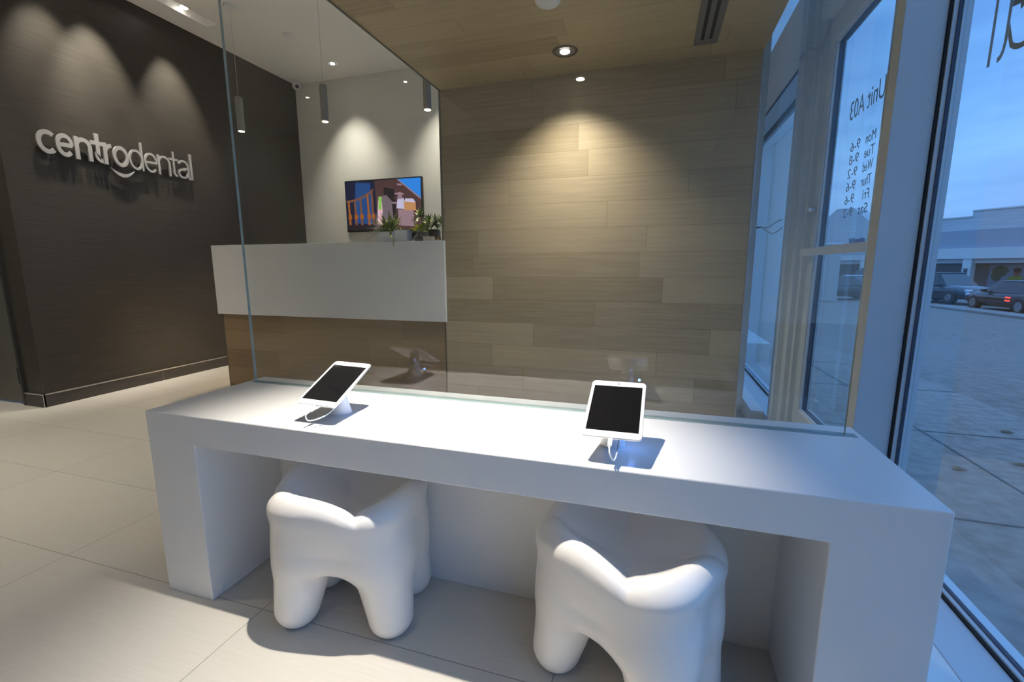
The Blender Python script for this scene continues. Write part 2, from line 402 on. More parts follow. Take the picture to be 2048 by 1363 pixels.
# dark steel door at far left
d = struct('door_2', B(-3.93, -2.925, 1.098, 1.14, .01, 2.08, .002), MT['dooredge'])
fr = bmesh.new(); box(fr, -2.908, XD-.19, 1.075, 1.12, 0, 2.12); box(fr, -4.02, -3.94, 1.075, 1.12, 0, 2.12); box(fr, -3.94, -2.908, 1.075, 1.12, 2.085, 2.12)
obj('door_frame', fr, MT['dframe'], d)
obj('edge_strip', B(-2.925, -2.911, 1.088, 1.13, .01, 2.08), mat('door_edge_metal', (.30, .29, .27), .4, .5), d)
for z in (.16, .93, 1.7):
    h = bmesh.new(); cyl(h, (-2.914, 1.08, z+.055), .008, .115, 12); box(h, -2.93, -2.90, 1.082, 1.09, z, z+.11)
    obj('hinge', h, MT['black'], d)
h = bmesh.new(); box(h, -3.89, -3.85, 1.085, 1.098, .92, 1.1, .003); cyl(h, (-3.87, 1.07, 1.0), .01, .05, 12, axis='Y'); box(h, -3.88, -3.76, 1.045, 1.06, .99, 1.01, .004)
obj('door_handle', h, MT['metal'], d)

# ================================================================ STOREFRONT
def zbox(bm, x0, x1, y0, y1, z0, z1): return box(bm, x0, x1, y0, y1, z0, z1)
# near window: mullion 2, bottom rail, stops, glass
w1 = bmesh.new(); box(w1, 2.05, 2.157, .872, .93, 0, ZC, .0015, 1); box(w1, 2.05, 2.157, FYW, .872, .02, .095, .0015, 1); box(w1, 2.05, 2.157, FYW, .872, 2.75, 2.85)
w1 = struct('window_1', w1, MT['frame'])
g = bmesh.new(); box(g, 2.157, 2.163, .866, .93, 0, ZC); box(g, 2.157, 2.163, FYW, .872, .02, .101); box(g, 2.157, 2.163, FYW, .866, 2.74, 2.85)
obj('rubber_gasket', g, MT['black'], w1)
g = bmesh.new(); box(g, 2.163, 2.174, .860, .93, 0, ZC); box(g, 2.163, 2.174, FYW, .860, .02, .107); box(g, 2.163, 2.174, FYW, .860, 2.73, 2.85)
obj('glazing_bead', g, MT['frame'], w1)
g = bmesh.new(); box(g, 2.174, 2.181, .857, .93, 0, ZC); box(g, 2.174, 2.181, FYW, .857, .02, .110)
obj('inner_seal', g, MT['gasket'], w1)
g = bmesh.new(); box(g, 2.183, 2.206, .855, .93, -.05, ZC); box(g, 2.183, 2.206, FYW, .855, -.05, .112); box(g, 2.183, 2.206, FYW, .855, 2.72, 2.85)
obj('outer_stop', g, MT['frame'], w1)
obj('window_pane', B(2.1775, 2.1825, FYW, .862, .10, 2.76), MT['winglass'], w1)
struct('wall_right_added', B(2.05, 2.2, FY0, FYW, 0, ZC), MT['paint'])  # unseen solid wall added to cut blue window light on desk and floor
# mullion 1 stepped jamb, sidelight
pts = [(2.05, 2.018), (2.05, 1.922), (2.077, 1.922), (2.077, 1.848), (2.099, 1.848), (2.099, 1.806), (2.12, 1.806), (2.12, 1.797), (2.17, 1.797), (2.17, 2.018)]
m1 = prism(bmesh.new(), pts, 'Z', 0, ZC)
w2 = struct('window_2', m1, MT['frame'])
g = bmesh.new(); box(g, 2.05, 2.157, 2.018, YB, .02, .095); box(g, 2.05, 2.157, 2.018, YB, 1.985, 2.37, .001, 1); box(g, 2.05, 2.157, 3.70, YB, .095, 1.985)
obj('window_frame', g, MT['frame'], w2)
obj('joint_line', B(2.0488, 2.06, 2.018, YB, 1.984, 1.990), MT['black'], w2)
obj('rubber_gasket', B(2.157, 2.163, 2.018, YB, .02, .101), MT['black'], w2)
g = bmesh.new(); box(g, 2.163, 2.174, 2.018, YB, .02, .110); box(g, 2.183, 2.206, 2.012, YB, -.05, .112); box(g, 2.183, 2.206, 2.012, YB, 1.97, 2.40); box(g, 2.183, 2.206, 1.98, 2.03, 0, ZC)
obj('glazing_bead', g, MT['frame'], w2)
obj('window_pane', B(2.1775, 2.1825, 2.012, YB, .10, 1.99), MT['winglass'], w2)
obj('transom_pane', B(2.1775, 2.1825, .93, YB, 2.37, ZC), MT['winglass'], w2)
obj('sensor_tube', tube(bmesh.new(), [(2.06, 1.965, 2.10), (2.06, 1.965, ZC)], .008), MT['plastic'], w2)
# door between the mullions
dr = bmesh.new()
DX0, DX1 = 2.12, 2.165
box(dr, DX0, DX1, 1.722, 1.793, .02, 2.10, .001, 1); box(dr, DX0, DX1, .935, 1.00, .02, 2.10, .001, 1)
box(dr, DX0, DX1, 1.00, 1.722, .02, .235, .001, 1); box(dr, DX0, DX1, 1.00, 1.722, 1.99, 2.10, .001, 1)
d1 = struct('door_1', dr, MT['frame'])
g = bmesh.new()
def ringyz(bm, x0, x1, y0, y1, z0, z1, t):
    box(bm, x0, x1, y0, y0+t, z0, z1); box(bm, x0, x1, y1-t, y1, z0, z1); box(bm, x0, x1, y0+t, y1-t, z0, z0+t); box(bm, x0, x1, y0+t, y1-t, z1-t, z1)
ringyz(g, 2.128, 2.139, 1.0, 1.722, .235, 1.99, .009); obj('glazing_bead', g, MT['frame'], d1)
g = bmesh.new(); ringyz(g, 2.139, 2.152, 1.0, 1.722, .235, 1.99, .013); obj('rubber_gasket', g, MT['gasket'], d1)
g = bmesh.new(); ringyz(g, 2.158, 2.163, 1.0, 1.722, .235, 1.99, .016); obj('outer_stop', g, MT['frame'], d1)
obj('door_glass', B(2.153, 2.157, 1.0, 1.722, .235, 1.99), MT['winglass'], d1)
g = bmesh.new(); box(g, 2.075, 2.092, .95, 1.775, 1.022, 1.058, .003); box(g, 2.085, 2.12, 1.74, 1.775, 1.022, 1.058, .003); box(g, 2.085, 2.12, .95, .985, 1.022, 1.058, .003)
obj('push_bar', g, MT['frame'], d1)
g = cyl(bmesh.new(), (2.108, 1.765, 1.245), .014, .035, 16, axis='X'); box(g, 2.088, 2.096, 1.75, 1.79, 1.238, 1.252, .002)
obj('latch_knob', g, MT['metal'], d1)
hd = bmesh.new(); box(hd, 2.077, 2.17, .93, 1.806, 2.108, 2.37, .002, 1)
struct('trim_6', hd, MT['frame'])
struct('trim_7', B(2.05, 2.19, .93, 1.80, 0, .012), MT['metal'])
cb = tube(bmesh.new(), smoothpath([(2.045, 1.99, 2.02), (2.045, 1.93, 2.035), (2.06, 1.88, 2.03), (2.085, 1.84, 2.01), (2.10, 1.815, 2.03), (2.11, 1.80, 2.07), (2.115, 1.79, 2.11)], 6), .004)
tube(cb, smoothpath([(2.10, 1.81, 2.05), (2.09, 1.80, 2.0), (2.095, 1.83, 1.99), (2.11, 1.80, 2.06)], 6), .004)
tag(obj('alarm_wire', cb, MT['metal']), 'thin tangled wire at the top corner of the glass door', 'wire')

# lettering on the door glass (reads correctly from outside)
TEXTM = mat('grey_blue_vinyl', (.30, .36, .42), .5)
def glass_text(body, h, y, z, x, shear=0, off=0., xfit=None):
    bm = textbm(body, h, .0008, off, xfit, shear)
    for v in bm.verts: v.co = Vector((x + v.co.y, y + v.co.x, z + v.co.z))
    return bm
def merge(bms):
    me = bpy.data.meshes.new('tmp'); o = bmesh.new()
    for b in bms:
        b.to_mesh(me); b.free(); o.from_mesh(me)
    bpy.data.meshes.remove(me); return o
XG = 2.1575
bms = [glass_text('Unit A03', .050, 1.235, 1.590, XG, .08, -.004, .32)]
lab(obj('unit_number', bms[0], TEXTM, d1), 'Unit A03 lettering')
rows = [('Mon', '9-6'), ('Tue', '9-8'), ('Wed', '9-2'), ('Thur', '9-6'), ('Fri', '9-6'), ('Sat', '9-2')]
bms = []
for i, (a, b_) in enumerate(rows):
    z = 1.452 - i*.0545
    bms.append(glass_text(a, .025, 1.268, z, XG, .08, -.004, .090 if len(a) != 3 or a != 'Fri' else .06)); bms.append(glass_text(b_, .025, 1.412, z, XG, .08, -.004, .095))
lab(obj('opening_hours', merge(bms), TEXTM, d1), 'opening hours lettering')
bms = word('centro', .20, .0008, .21, .90) ; b2 = word('dental', .062, .0008, .21, .82)
for k, bb2 in enumerate(bms + b2):
    for v in bb2.verts: v.co = Vector((2.1835 + v.co.y, .742-1.72 + (0 if k < 6 else .90) + v.co.x, 1.482 + v.co.z))
bm = merge(bms + b2)
lab(obj('window_lettering', bm, mat('grey_vinyl', (.50, .56, .64), .5), w1), 'large backward lettering ending in al')

# low curbs under the glass
cu = bmesh.new(); box(cu, 1.967, 2.05, FY0, .93, 0, .080, .002, 1)
o = struct('trim_8', cu, MT['curb']); obj('curb_cap', B(1.964, 2.05, FY0, .93, .080, .094, .002, 1), MT['white'], o)
cu = bmesh.new(); box(cu, 1.985, 2.05, 2.10, YB, 0, .085); box(cu, 1.87, 1.985, 2.42, YB, 0, .085)
o = struct('trim_9', cu, MT['curb']); cp = bmesh.new(); box(cp, 1.98, 2.05, 2.095, YB, .085, .104); box(cp, 1.868, 1.98, 2.415, YB, .085, .104); obj('curb_cap', cp, MT['white'], o)

# loose cables seen in the sidelight
cb = bmesh.new()
for p in ([(2.02, 2.70, 1.245), (2.03, 2.66, 1.235), (2.035, 2.52, 1.225)], [(2.02, 2.72, 1.20), (2.03, 2.66, 1.228), (2.035, 2.52, 1.225)]):
    tube(cb, smoothpath(p, 5), .004, mi=0)
for p in ([(2.035, 2.52, 1.225), (2.04, 2.35, 1.21), (2.045, 2.2, 1.225), (2.048, 2.05, 1.23)], [(2.035, 2.50, 1.222), (2.04, 2.33, 1.18), (2.045, 2.2, 1.165), (2.048, 2.05, 1.185)]):
    tube(cb, smoothpath(p, 5), .0035, mi=1)
tag(obj('loose_cable', cb, [MT['black'], MT['metal']]), 'thin forked cable hanging beside the narrow side window', 'cable')

# ================================================================ DESK
HD = .57
desk = thing('children_desk', 'long low white desk with two tablets on top and tooth stools tucked under it', 'desk', (.94, .2, 0))
Ld, Dd, wl, wr, td = 1.876, .4255, .1764, .1723, .0875
bm = prism(bmesh.new(), [(0, 0), (wl, 0), (wl, HD-td), (Ld-wr, HD-td), (Ld-wr, 0), (Ld, 0), (Ld, HD), (0, HD)], 'Y', 0, Dd)
bmesh.ops.bevel(bm, geom=[e for e in bm.edges], offset=.003, segments=2, affect='EDGES', profile=.5)
obj('desk_frame', bm, MT['white'], desk)
obj('back_panel', B(wl-.001, Ld-wr+.001, .287, .305, .0, HD-td+.001), MT['white'], desk)
ch = bmesh.new(); box(ch, .02, 1.862, .345, .371, HD-.001, HD+.0012)
lab(obj('glass_channel', ch, mat('channel_grey', (.28, .36, .36), .4), desk), 'grey channel holding the glass')
# glass partition
gp = bmesh.new()
bx = B(.030, 1.838, .353, .363, HD+.0014, ZS-.001)
for f in bx.faces: f.material_index = 0 if abs(f.normal.y) > .9 else 1
tag(obj('glass_partition', bx, [MT['glass'], MT['edge']]), 'tall clear glass screen standing along the back of the white desk', 'glass screen')

# ---------------------------------------------------------------- tooth stools (implicit surface -> mesh)
def surface_nets(F, o, h):
    nx, ny, nz = F.shape; ins = F < 0
    c = np.zeros((nx-1, ny-1, nz-1)); S = np.zeros((nx-1, ny-1, nz-1, 3)); cnt = np.zeros((nx-1, ny-1, nz-1))
    off = [(i, j, k) for i in (0, 1) for j in (0, 1) for k in (0, 1)]
    def sub(A, a): return A[a[0]:nx-1+a[0], a[1]:ny-1+a[1], a[2]:nz-1+a[2]]
    for a in off:
        for d in range(3):
            if a[d] == 0:
                b = list(a); b[d] = 1
                fa, fb = sub(F, a), sub(F, b); m = (fa < 0) != (fb < 0)
                t = np.where(m, fa/np.where(m, fa-fb, 1), 0)
                for q in range(3): S[..., q] += np.where(m, a[q] + (t if q == d else 0), 0)
                cnt += m
    act = cnt > 0; idx = -np.ones(act.shape, int); idx[act] = np.arange(act.sum())
    ii = np.argwhere(act); V = (ii + S[act]/cnt[act][:, None])*h + np.array(o)
    faces = []
    for d in range(3):
        e, f = [(1, 2), (2, 0), (0, 1)][d]
        sl1 = [slice(1, -1)]*3; sl1[d] = slice(0, -1); sl2 = [slice(1, -1)]*3; sl2[d] = slice(1, None)
        A = ins[tuple(sl1)]; Bb = ins[tuple(sl2)]; ch = np.argwhere(A != Bb)
        base = np.array([1, 1, 1]); base[d] = 0
        for p in ch:
            q = p + base; ue = np.zeros(3, int); ue[e] = 1; uf = np.zeros(3, int); uf[f] = 1
            quad = [q, q-ue, q-ue-uf, q-uf]
            if A[tuple(p)]: quad = quad[::-1]
            quad = [idx[tuple(k)] for k in quad]
            if min(quad) >= 0: faces.append(quad)
    return V, faces
def smin(a, b, k):
    h = np.clip(.5+.5*(b-a)/k, 0, 1); return b*(1-h)+a*h-k*h*(1-h)
def smax(a, b, k): return -smin(-a, -b, k)
def stool_mesh():
    h = .0052; o = (-.26, -.22, -.01)
    X, Y, Z = np.meshgrid(np.arange(o[0], .26, h), np.arange(o[1], .22, h), np.arange(o[2], .47, h), indexing='ij')
    RX, RY = .205, .168; p = 2.6; GA = math.radians(25)
    e = (np.abs(X/RX)**p + np.abs(Y/RY)**p)**(1/p)
    th = np.arctan2(Y/RY, X/RX)
    zs = [0, .10, .20, .255, .30, .345, .385, .42, .47]; ss = [.95, .93, .905, .895, .955, .995, 1.01, .99, .94]
    s = np.interp(Z, zs, ss) * (1 + .025*np.cos(4*(th-PI/4)) - .028*np.exp(-((th+PI/2-GA)/.13)**2)*np.clip((Z-.25)/.12, 0, 1) - .02*np.exp(-((th-PI/2-GA)/.16)**2))
    side = (e - s)*.165
    # occlusal surface: four cusps, V grooves along the axes, dished centre
    c = np.abs(np.sin(2*(th-GA)))**.6
    rim = np.exp(-((e-.83)/.27)**2)
    hgt = .326 + rim*(.045 + .040*c) + .018*c*np.exp(-((e-.45)/.2)**2)
    hgt += .009*np.sin(th-1.0)*rim
    crown = smax(side, (Z-hgt)*.85, .016)
    crown = smax(crown, .185 - Z, .05)
    F = crown
    def cap(a, b, ra, rb):
        a = np.array(a); b = np.array(b); d = b-a; L2 = (d*d).sum()
        t = np.clip(((X-a[0])*d[0]+(Y-a[1])*d[1]+(Z-a[2])*d[2])/L2, 0, 1)
        return np.sqrt((X-a[0]-t*d[0])**2+(Y-a[1]-t*d[1])**2+(Z-a[2]-t*d[2])**2) - (ra+(rb-ra)*t)
    for sx in (-1, 1):
        for sy in (-1, 1):
            F = smin(F, cap((sx*.106, sy*.056, .235), (sx*.134, sy*.080, .062), .086, .060), .045)
    F = smax(F, -Z, .008)
    V, fc = surface_nets(F, o, h)
    bm = bmesh.new(); vs = [bm.verts.new(v) for v in V]
    for q in fc:
        try: bm.faces.new([vs[i] for i in q])
        except ValueError: pass
    for _ in range(2): bmesh.ops.smooth_vert(bm, verts=bm.verts, factor=.5, use_axis_x=True, use_axis_y=True, use_axis_z=True)
    mz = min(v.co.z for v in bm.verts); bmesh.ops.translate(bm, verts=bm.verts, vec=(0, 0, -mz))
    bmesh.ops.recalc_face_normals(bm, faces=bm.faces)
    return bm
st = obj('tooth_stool', stool_mesh(), MT['stool'], smooth=True)
tag(st, 'white molar shaped stool under the left half of the desk, below the tilted tablet', 'stool', 'tooth stools under the desk')
st.location = (.600, .112, 0); st.rotation_euler = (0, 0, math.radians(10))
st2 = st.copy(); C.objects.link(st2)
st2['label'] = 'white molar shaped stool under the right half of the desk, nearer the windows'
st2.location = (1.350, .098, 0); st2.rotation_euler = (0, 0, math.radians(-27))

# ---------------------------------------------------------------- tablets
def rrect(w, h, r, n=6):
    pts = []
    for cx, cy, a0 in ((w/2-r, h/2-r, 0), (-w/2+r, h/2-r, PI/2), (-w/2+r, -h/2+r, PI), (w/2-r, -h/2+r, 3*PI/2)):
        for i in range(n+1): a = a0+i*PI/2/n; pts.append((cx+r*math.cos(a), cy+r*math.sin(a)))
    return pts
TW, TH = .1235, .1835
def make_tablet(label, pos, rot, side):
    t = thing('tablet', label, 'tablet', (0, 0, 0), 0, 'tablets on the white desk')
    t.location = pos; t.rotation_euler = rot
    bm = prism(bmesh.new(), rrect(TW, TH, .010), 'Z', -.0068, -.0014); bmesh.ops.bevel(bm, geom=[e for e in bm.edges if all(v.co.z < -.006 for v in e.verts)], offset=.0025, segments=3, affect='EDGES')
    lab(obj('back_shell', bm, MT['alum'], t, local=True), 'silver back shell')
    obj('front_bezel', prism(bmesh.new(), rrect(TW-.001, TH-.001, .0095), 'Z', -.0015, 0), MT['tabletw'], t, local=True)
    lab(obj('screen', prism(bmesh.new(), [(-.0545, -.0735), (.0545, -.0735), (.0545, .0735), (-.0545, .0735)], 'Z', -.0005, .0004), MT['screen'], t, local=True), 'black switched off screen')
    obj('camera_lens', cyl(bmesh.new(), (0, .0825, .0001), .0018, .0008, 16), MT['black'], t, local=True)
    obj('home_button', cyl(bmesh.new(), (0, -.0825, .0001), .0052, .0006, 24), MT['plastic'], t, local=True)
    return t
Rm = lambda a, b, c: (Matrix.Rotation(a, 3, 'Z') @ Matrix.Rotation(b, 3, 'X') @ Matrix.Rotation(c, 3, 'Z')).to_euler()
tl = make_tablet('white tablet on a cone stand on the left part of the desk', (.5549, .132, .6611), Rm(math.radians(2.27), math.radians(25.35), math.radians(-2.78)), -1)
tr = make_tablet('white tablet facing the viewer on the right part of the desk near the window', (1.3116, .1064, .6668), Rm(math.radians(-2.6), math.radians(24.8), math.radians(1.55)), 1)
def make_stand(label, bx, by, tab, cab):
    s = thing('tablet_stand', label, 'stand', (bx, by, HD), 0, 'tablet stands on the desk')
    n = Matrix.Rotation(0, 3, 'X'); R = tab.rotation_euler.to_matrix()
    tgt = tab.location - R @ Vector((0, .0, .0075))
    a = Vector((bx, by, HD)); bm = bmesh.new()
    rings = []; seg = 32
    for t, r in ((0, .0285), (.03, .0285), (.12, .0270), (.4, .0225), (.75, .0185), (.96, .0165)):
        c = a.lerp(tgt, t); nv = Vector((0, 0, 1)).lerp(R @ Vector((0, 0, 1)), t).normalized()
        u = nv.orthogonal().normalized(); u = (Vector((1, 0, 0)) - nv*nv.x).normalized(); v = nv.cross(u)
        rings.append([bm.verts.new(c + (u*math.cos(2*PI*k/seg)+v*math.sin(2*PI*k/seg))*r) for k in range(seg)])
    for A, D in zip(rings, rings[1:]):
        for k in range(seg): bm.faces.new((A[k], A[(k+1) % seg], D[(k+1) % seg], D[k]))
    bm.faces.new(rings[0][::-1]); bm.faces.new(rings[-1])
    obj('stand_cone', bm, MT['plastic'], s, smooth=True)
    # blue status light on the rear of the cone plus mounting puck
    nn = R @ Vector((0, 0, 1)); pk = bmesh.new()
    g = bmesh.ops.create_cone(pk, cap_ends=True, segments=32, radius1=.022, radius2=.022, depth=.005, matrix=Matrix.Translation(tab.location - nn*.0100) @ R.to_4x4())
    obj('mounting_puck', pk, MT['plastic'], s)
    ld = cyl(bmesh.new(), tgt + Vector((.012, .022, -.012)), .003, .004, 12)
    lab(obj('status_light', ld, MT['bluelens'], s), 'small glowing blue light')
    return s
s1 = make_stand('white cone stand holding up the left tablet', .556, .148, tl, None)
s2 = make_stand('white cone stand holding up the right tablet, glowing blue', 1.306, .138, tr, None)
def ledglow(loc, p):
    l = bpy.data.lights.new('status_led', 'POINT'); l.energy = p; l.color = (.12, .30, 1); l.shadow_soft_size = .004
    o = bpy.data.objects.new('status_led', l); C.objects.link(o); o.location = loc
ledglow((.600, .150, .61), .010); ledglow((1.350, .120, .615), .035)
# charging cables
def cable(pts, label, plug, R):
    bm = tube(bmesh.new(), smoothpath(pts, 8), .0018, 8)
    t = thing('charging_cable', label, 'cable', pts[0], 0, 'charging cables')
    obj('cord', bm, MT['cable'], t, smooth=True)
    pb = bmesh.new(); box(pb, -.0045, .0045, -.022, 0, -.0028, .0028, .001, 1)
    for v in pb.verts: v.co = R @ v.co + Vector(plug)
    obj('plug', pb, MT['plastic'], t)
R_ = tl.rotation_euler.to_matrix(); p0 = tl.location + R_ @ Vector((0, -TH/2+.0005, -.0038)); p1 = p0 + R_ @ Vector((0, -.022, 0))
cable([p1, p1+Vector((-.004, -.012, -.008)), p1+Vector((.004, -.008, -.022)), p1+Vector((.03, .02, -.014)), p1+Vector((.035, .07, .005)), p1+Vector((.03, .10, .016))], 'white charging cable looping under the left tablet', p0, R_)
R_ = tr.rotation_euler.to_matrix(); p0 = tr.location + R_ @ Vector((0, -TH/2+.0005, -.0038)); p1 = p0 + R_ @ Vector((0, -.022, 0))
cable([p1, p1+Vector((.002, -.012, -.010)), p1+Vector((.010, -.010, -.024)), p1+Vector((.014, .02, -.018)), p1+Vector((.014, .08, .0)), p1+Vector((.006, .10, .02))], 'white charging cable hanging below the right tablet', p0, R_)

# ================================================================ RECEPTION
rd = thing('reception_desk', 'oak fronted reception counter with a thick white transaction box on top', 'reception desk', (-.96, 2.1, 0))
obj('front_panel', B(-1.951, .0215, YW, YW+.03, 0.0, .602), planks('oak_planks_desk', 'Z', .148, 1.05, .02, dark=(.22, .15, .08), light=(.36, .25, .14), tint=(.30, .21, .12)), rd)
obj('body_panel', B(-1.94, -.0, YW+.03, 2.62, 0, .58), MT['paint'], rd)
obj('transaction_box', B(-1.985, .043, 1.905, 2.27, .603, 1.146, .003), MT['white'], rd)
lab(obj('end_trim', B(-1.955, -1.951, YW-.002, YW+.03, 0, .602), MT['trim'], rd), 'thin grey edge trim')
lab(obj('light_strip', B(-1.975, -1.958, 2.0, 2.26, .598, .6025), mat('warm_led_strip', (1, 1, 1), .5, emit=(1, .62, .28), es=18), rd), 'glowing warm light strip')
la = bpy.data.lights.new('counter_glow', 'AREA'); la.energy = 2.2; la.color = (1, .70, .40); la.shape = 'RECTANGLE'; la.size = .03; la.size_y = .4; la.spread = math.radians(50)
lo = bpy.data.objects.new('counter_glow', la); C.objects.link(lo); lo.location = (-1.985, 2.45, .575); lo.rotation_euler = (0, math.radians(4), 0)

# pendants
def make_pendant():
    t = thing('pendant_lamp', '', 'pendant lamp', (0, 0, 0), 0, 'pendant lamps over the reception counter')
    bm = lathe(bmesh.new(), [(.0255, 0), (.0285, .003), (.0285, .262), (.020, .270), (.003, .272)], seg=32); obj('lamp_tube', bm, MT['pend'], t, local=True, flatang=30)
    obj('lamp_lens', cyl(bmesh.new(), (0, 0, -.001), .0225, .004, 24), MT['lampw'], t, local=True)
    obj('cord', cyl(bmesh.new(), (0, 0, .27+(ZC-2.10-.27)/2), .0016, ZC-2.10-.27, 8), MT['metal'], t, local=True)
    obj('ceiling_canopy', cyl(bmesh.new(), (0, 0, ZC-2.10-.010), .05, .020, 32), MT['plastic'], t, local=True)
    return t
pn = make_pendant()
for i, (x, lb) in enumerate([(-1.985, 'slim grey cylinder pendant, leftmost of three over the reception counter'),
                             (-1.142, 'slim grey cylinder pendant, middle of three over the reception counter'),
                             (-.250, 'slim grey cylinder pendant, rightmost of three, right above the plants')]):
    q = pn if i == 0 else copy_tree(pn)
    q.location = (x, 2.3, 2.10); q['label'] = lb
    spot('pendant_light', (x, 2.3, 2.09), (x, 2.3, 0), 40, 70, .6, (1, .85, .65), .02)

# television
tv = thing('television', 'flat television showing a colourful staircase picture on the white wall', 'television', (-1.575, YB, 1.67))
T0, T1, TB, TT = -2.068, -1.082, 1.375, 1.945
obj('tv_frame', B(T0, T1, YB-.045, YB-.004, TB, TT, .004), mat('tv_black', (.012, .012, .013), .25), tv)
scm = lambda n, c, s=1.: mat('screen_'+n, (0, 0, 0), .3, emit=c, es=s)
TVS = .8
SM = [scm('night', (.006, .008, .03)), scm('blue', (.012, .05, .17)), scm('brown', (.06, .028, .03)), scm('dark', (.012, .008, .012)),
      scm('orange', (.26, .075, .012)), scm('rail', (.15, .055, .025)), scm('cyan', (.02, .18, .60)), scm('mauve', (.24, .15, .18)),
      scm('box', (.45, .40, .55)), scm('boxorange', (.42, .20, .08)), scm('pink', (.62, .36, .42)), scm('grey', (.13, .095, .115)), scm('green', (.20, .42, .07))]
sw, sh_ = T1-T0-.024, TT-TB-.030
bm = bmesh.new(); lay = [0]
def poly(pts, mi):
    lay[0] += 1; y = YB-.0455-.00012*lay[0]
    vs = [bm.verts.new((T0+.012+sw*u, y, TB+.016+sh_*v)) for u, v in pts]
    f = bm.faces.new(vs); f.material_index = mi
    if f.normal.y > 0: f.normal_flip()
    f.normal_update()
poly([(0, 0), (1, 0), (1, 1), (0, 1)], 0)
poly([(.10, .15), (.36, .12), (.34, .95), (.14, .98)], 1); poly([(.0, .62), (.12, .60), (.10, 1), (0, 1)], 0)
poly([(.42, .0), (1, 0), (1, .62), (.70, 1), (.40, 1)], 2)
poly([(.70, 1), (1, .60), (1, 1)], 6); poly([(.69, 1), (.71, 1), (1, .61), (1, .57)], 7)
poly([(.50, .10), (.68, .10), (.66, .80), (.52, .85)], 3)
# curved banister and balusters
arc = [(t/12*.38, .60+.22*(t/12)**2) for t in range(13)]
poly([(u, v+.022) for u, v in arc] + [(u, v-.022) for u, v in arc[::-1]], 5)
for u, k in ((.035, 4), (.12, 5), (.20, 5), (.30, 4), (.36, 5)):
    v1 = .60+.22*(u/.38)**2
    poly([(u-.008, .1), (u+.022, .1), (u+.008, v1), (u-.016, v1)], k); poly([(u-.02, .24), (u+.035, .24), (u+.03, .33), (u-.015, .33)], 4)
poly([(.0, .0), (.45, .0), (.45, .09), (0, .12)], 3)
# steps and stacked boxes
for k in range(5): poly([(.62+.02*k, .52+.09*k), (.80-.01*k, .50+.09*k), (.80-.01*k, .535+.09*k), (.62+.02*k, .555+.09*k)], 2 if k % 2 else 7)
poly([(.70, .08), (.90, .05), (.90, .38), (.70, .40)], 7); poly([(.78, .38), (.93, .36), (.93, .52), (.78, .55)], 9); poly([(.78, .55), (.93, .52), (.90, .60), (.80, .61)], 8)
poly([(.68, .42), (.78, .40), (.78, .62), (.70, .64)], 8); poly([(.70, .60), (.76, .60), (.75, .74), (.71, .74)], 7)
poly([(.38, .0), (.64, .0), (.62, .58), (.55, .70), (.44, .66), (.42, .40)], 11); poly([(.42, .10), (.50, .05), (.49, .55), (.44, .60)], 10); poly([(.44, .42), (.48, .40), (.49, .66), (.45, .68)], 12)
obj('screen', bm, SM, tv)

# things on the counter --------------------------------------------------
LEAF = noisy('leaf_green', (.09, .14, .035), (.42, .48, .15), (1, 1, 1), 30, .45)
LEAFY = noisy('leaf_yellow_green', (.30, .38, .03), (.62, .62, .06), (1, 1, 1), 40, .45)
def blade(bm, base, dirv, length, width, droop, n=6, fold=.25):
    d = Vector(dirv).normalized(); p = Vector(base); pr = []
    sd = d.cross(Vector((0, 0, 1)))
    if sd.length < .05: sd = Vector((1, 0, 0))
    sd.normalize(); step = length/n
    for i in range(n+1):
        t = i/n; wv = width*(math.sin(PI*min(1, .12+.88*t)**.8) if t < 1 else 0)*.5 + .0004
        nn = sd.cross(d).normalized()
        pr.append([bm.verts.new(p-sd*wv+nn*wv*fold), bm.verts.new(p), bm.verts.new(p+sd*wv+nn*wv*fold)])
        p = p + d*step; d = (d + Vector((0, 0, -droop/n))).normalized()
    for a, b in zip(pr, pr[1:]):
        bm.faces.new((a[0], a[1], b[1], b[0])); bm.faces.new((a[1], a[2], b[2], b[1]))
ZT = 1.146
def square_pot(bm, cx, cy, w0, w1, h, t=.005):
    vs = []
    for (wv, z) in ((w0, 0), (w1, h), (w1-2*t, h), (w1-2*t-.004, h-.02)):
        vs.append([bm.verts.new((cx+sx*wv/2, cy+sy*wv/2, ZT+z)) for sx, sy in ((-1, -1), (1, -1), (1, 1), (-1, 1))])
    bm.faces.new(vs[0][::-1])
    for a, b in zip(vs, vs[1:]):
        for i in range(4): bm.faces.new((a[i], a[(i+1) % 4], b[(i+1) % 4], b[i]))
    bm.faces.new(vs[-1]); bmesh.ops.recalc_face_normals(bm, faces=bm.faces)
    return bm
SOIL = mat('soil', (.04, .03, .02), .9)
# 1 spiky plant
CY = 1.985
def cx_(x): return CAMP.x + (x-CAMP.x)*(CY-CAMP.y)/(2.08-CAMP.y)
p1_ = thing('potted_plant', 'spiky dark green plant in a white square pot, leftmost on the counter', 'plant', (cx_(-.475), CY, ZT))
obj('pot', square_pot(bmesh.new(), cx_(-.475), CY, .105, .122, .068), MT['plastic'], p1_)
bm = bmesh.new(); random.seed(3)
for i in range(64):
    a = random.uniform(0, 2*PI); el = random.uniform(.35, 1.4)
    blade(bm, (cx_(-.475)+.02*math.cos(a), CY+.02*math.sin(a), ZT+.060), (math.cos(a)*math.cos(el), math.sin(a)*math.cos(el)*.6-.1, math.sin(el)), random.uniform(.11, .165), .021, random.uniform(.3, .9))
for dx, dz in ((-1, .5), (-.9, .25), (-1, .9), (.9, .5), (1, .2)):
    blade(bm, (cx_(-.475), CY-.02, ZT+.06), (dx, -.95, dz), .20, .014, 2.1, 8)
obj('foliage', bm, LEAF, p1_)
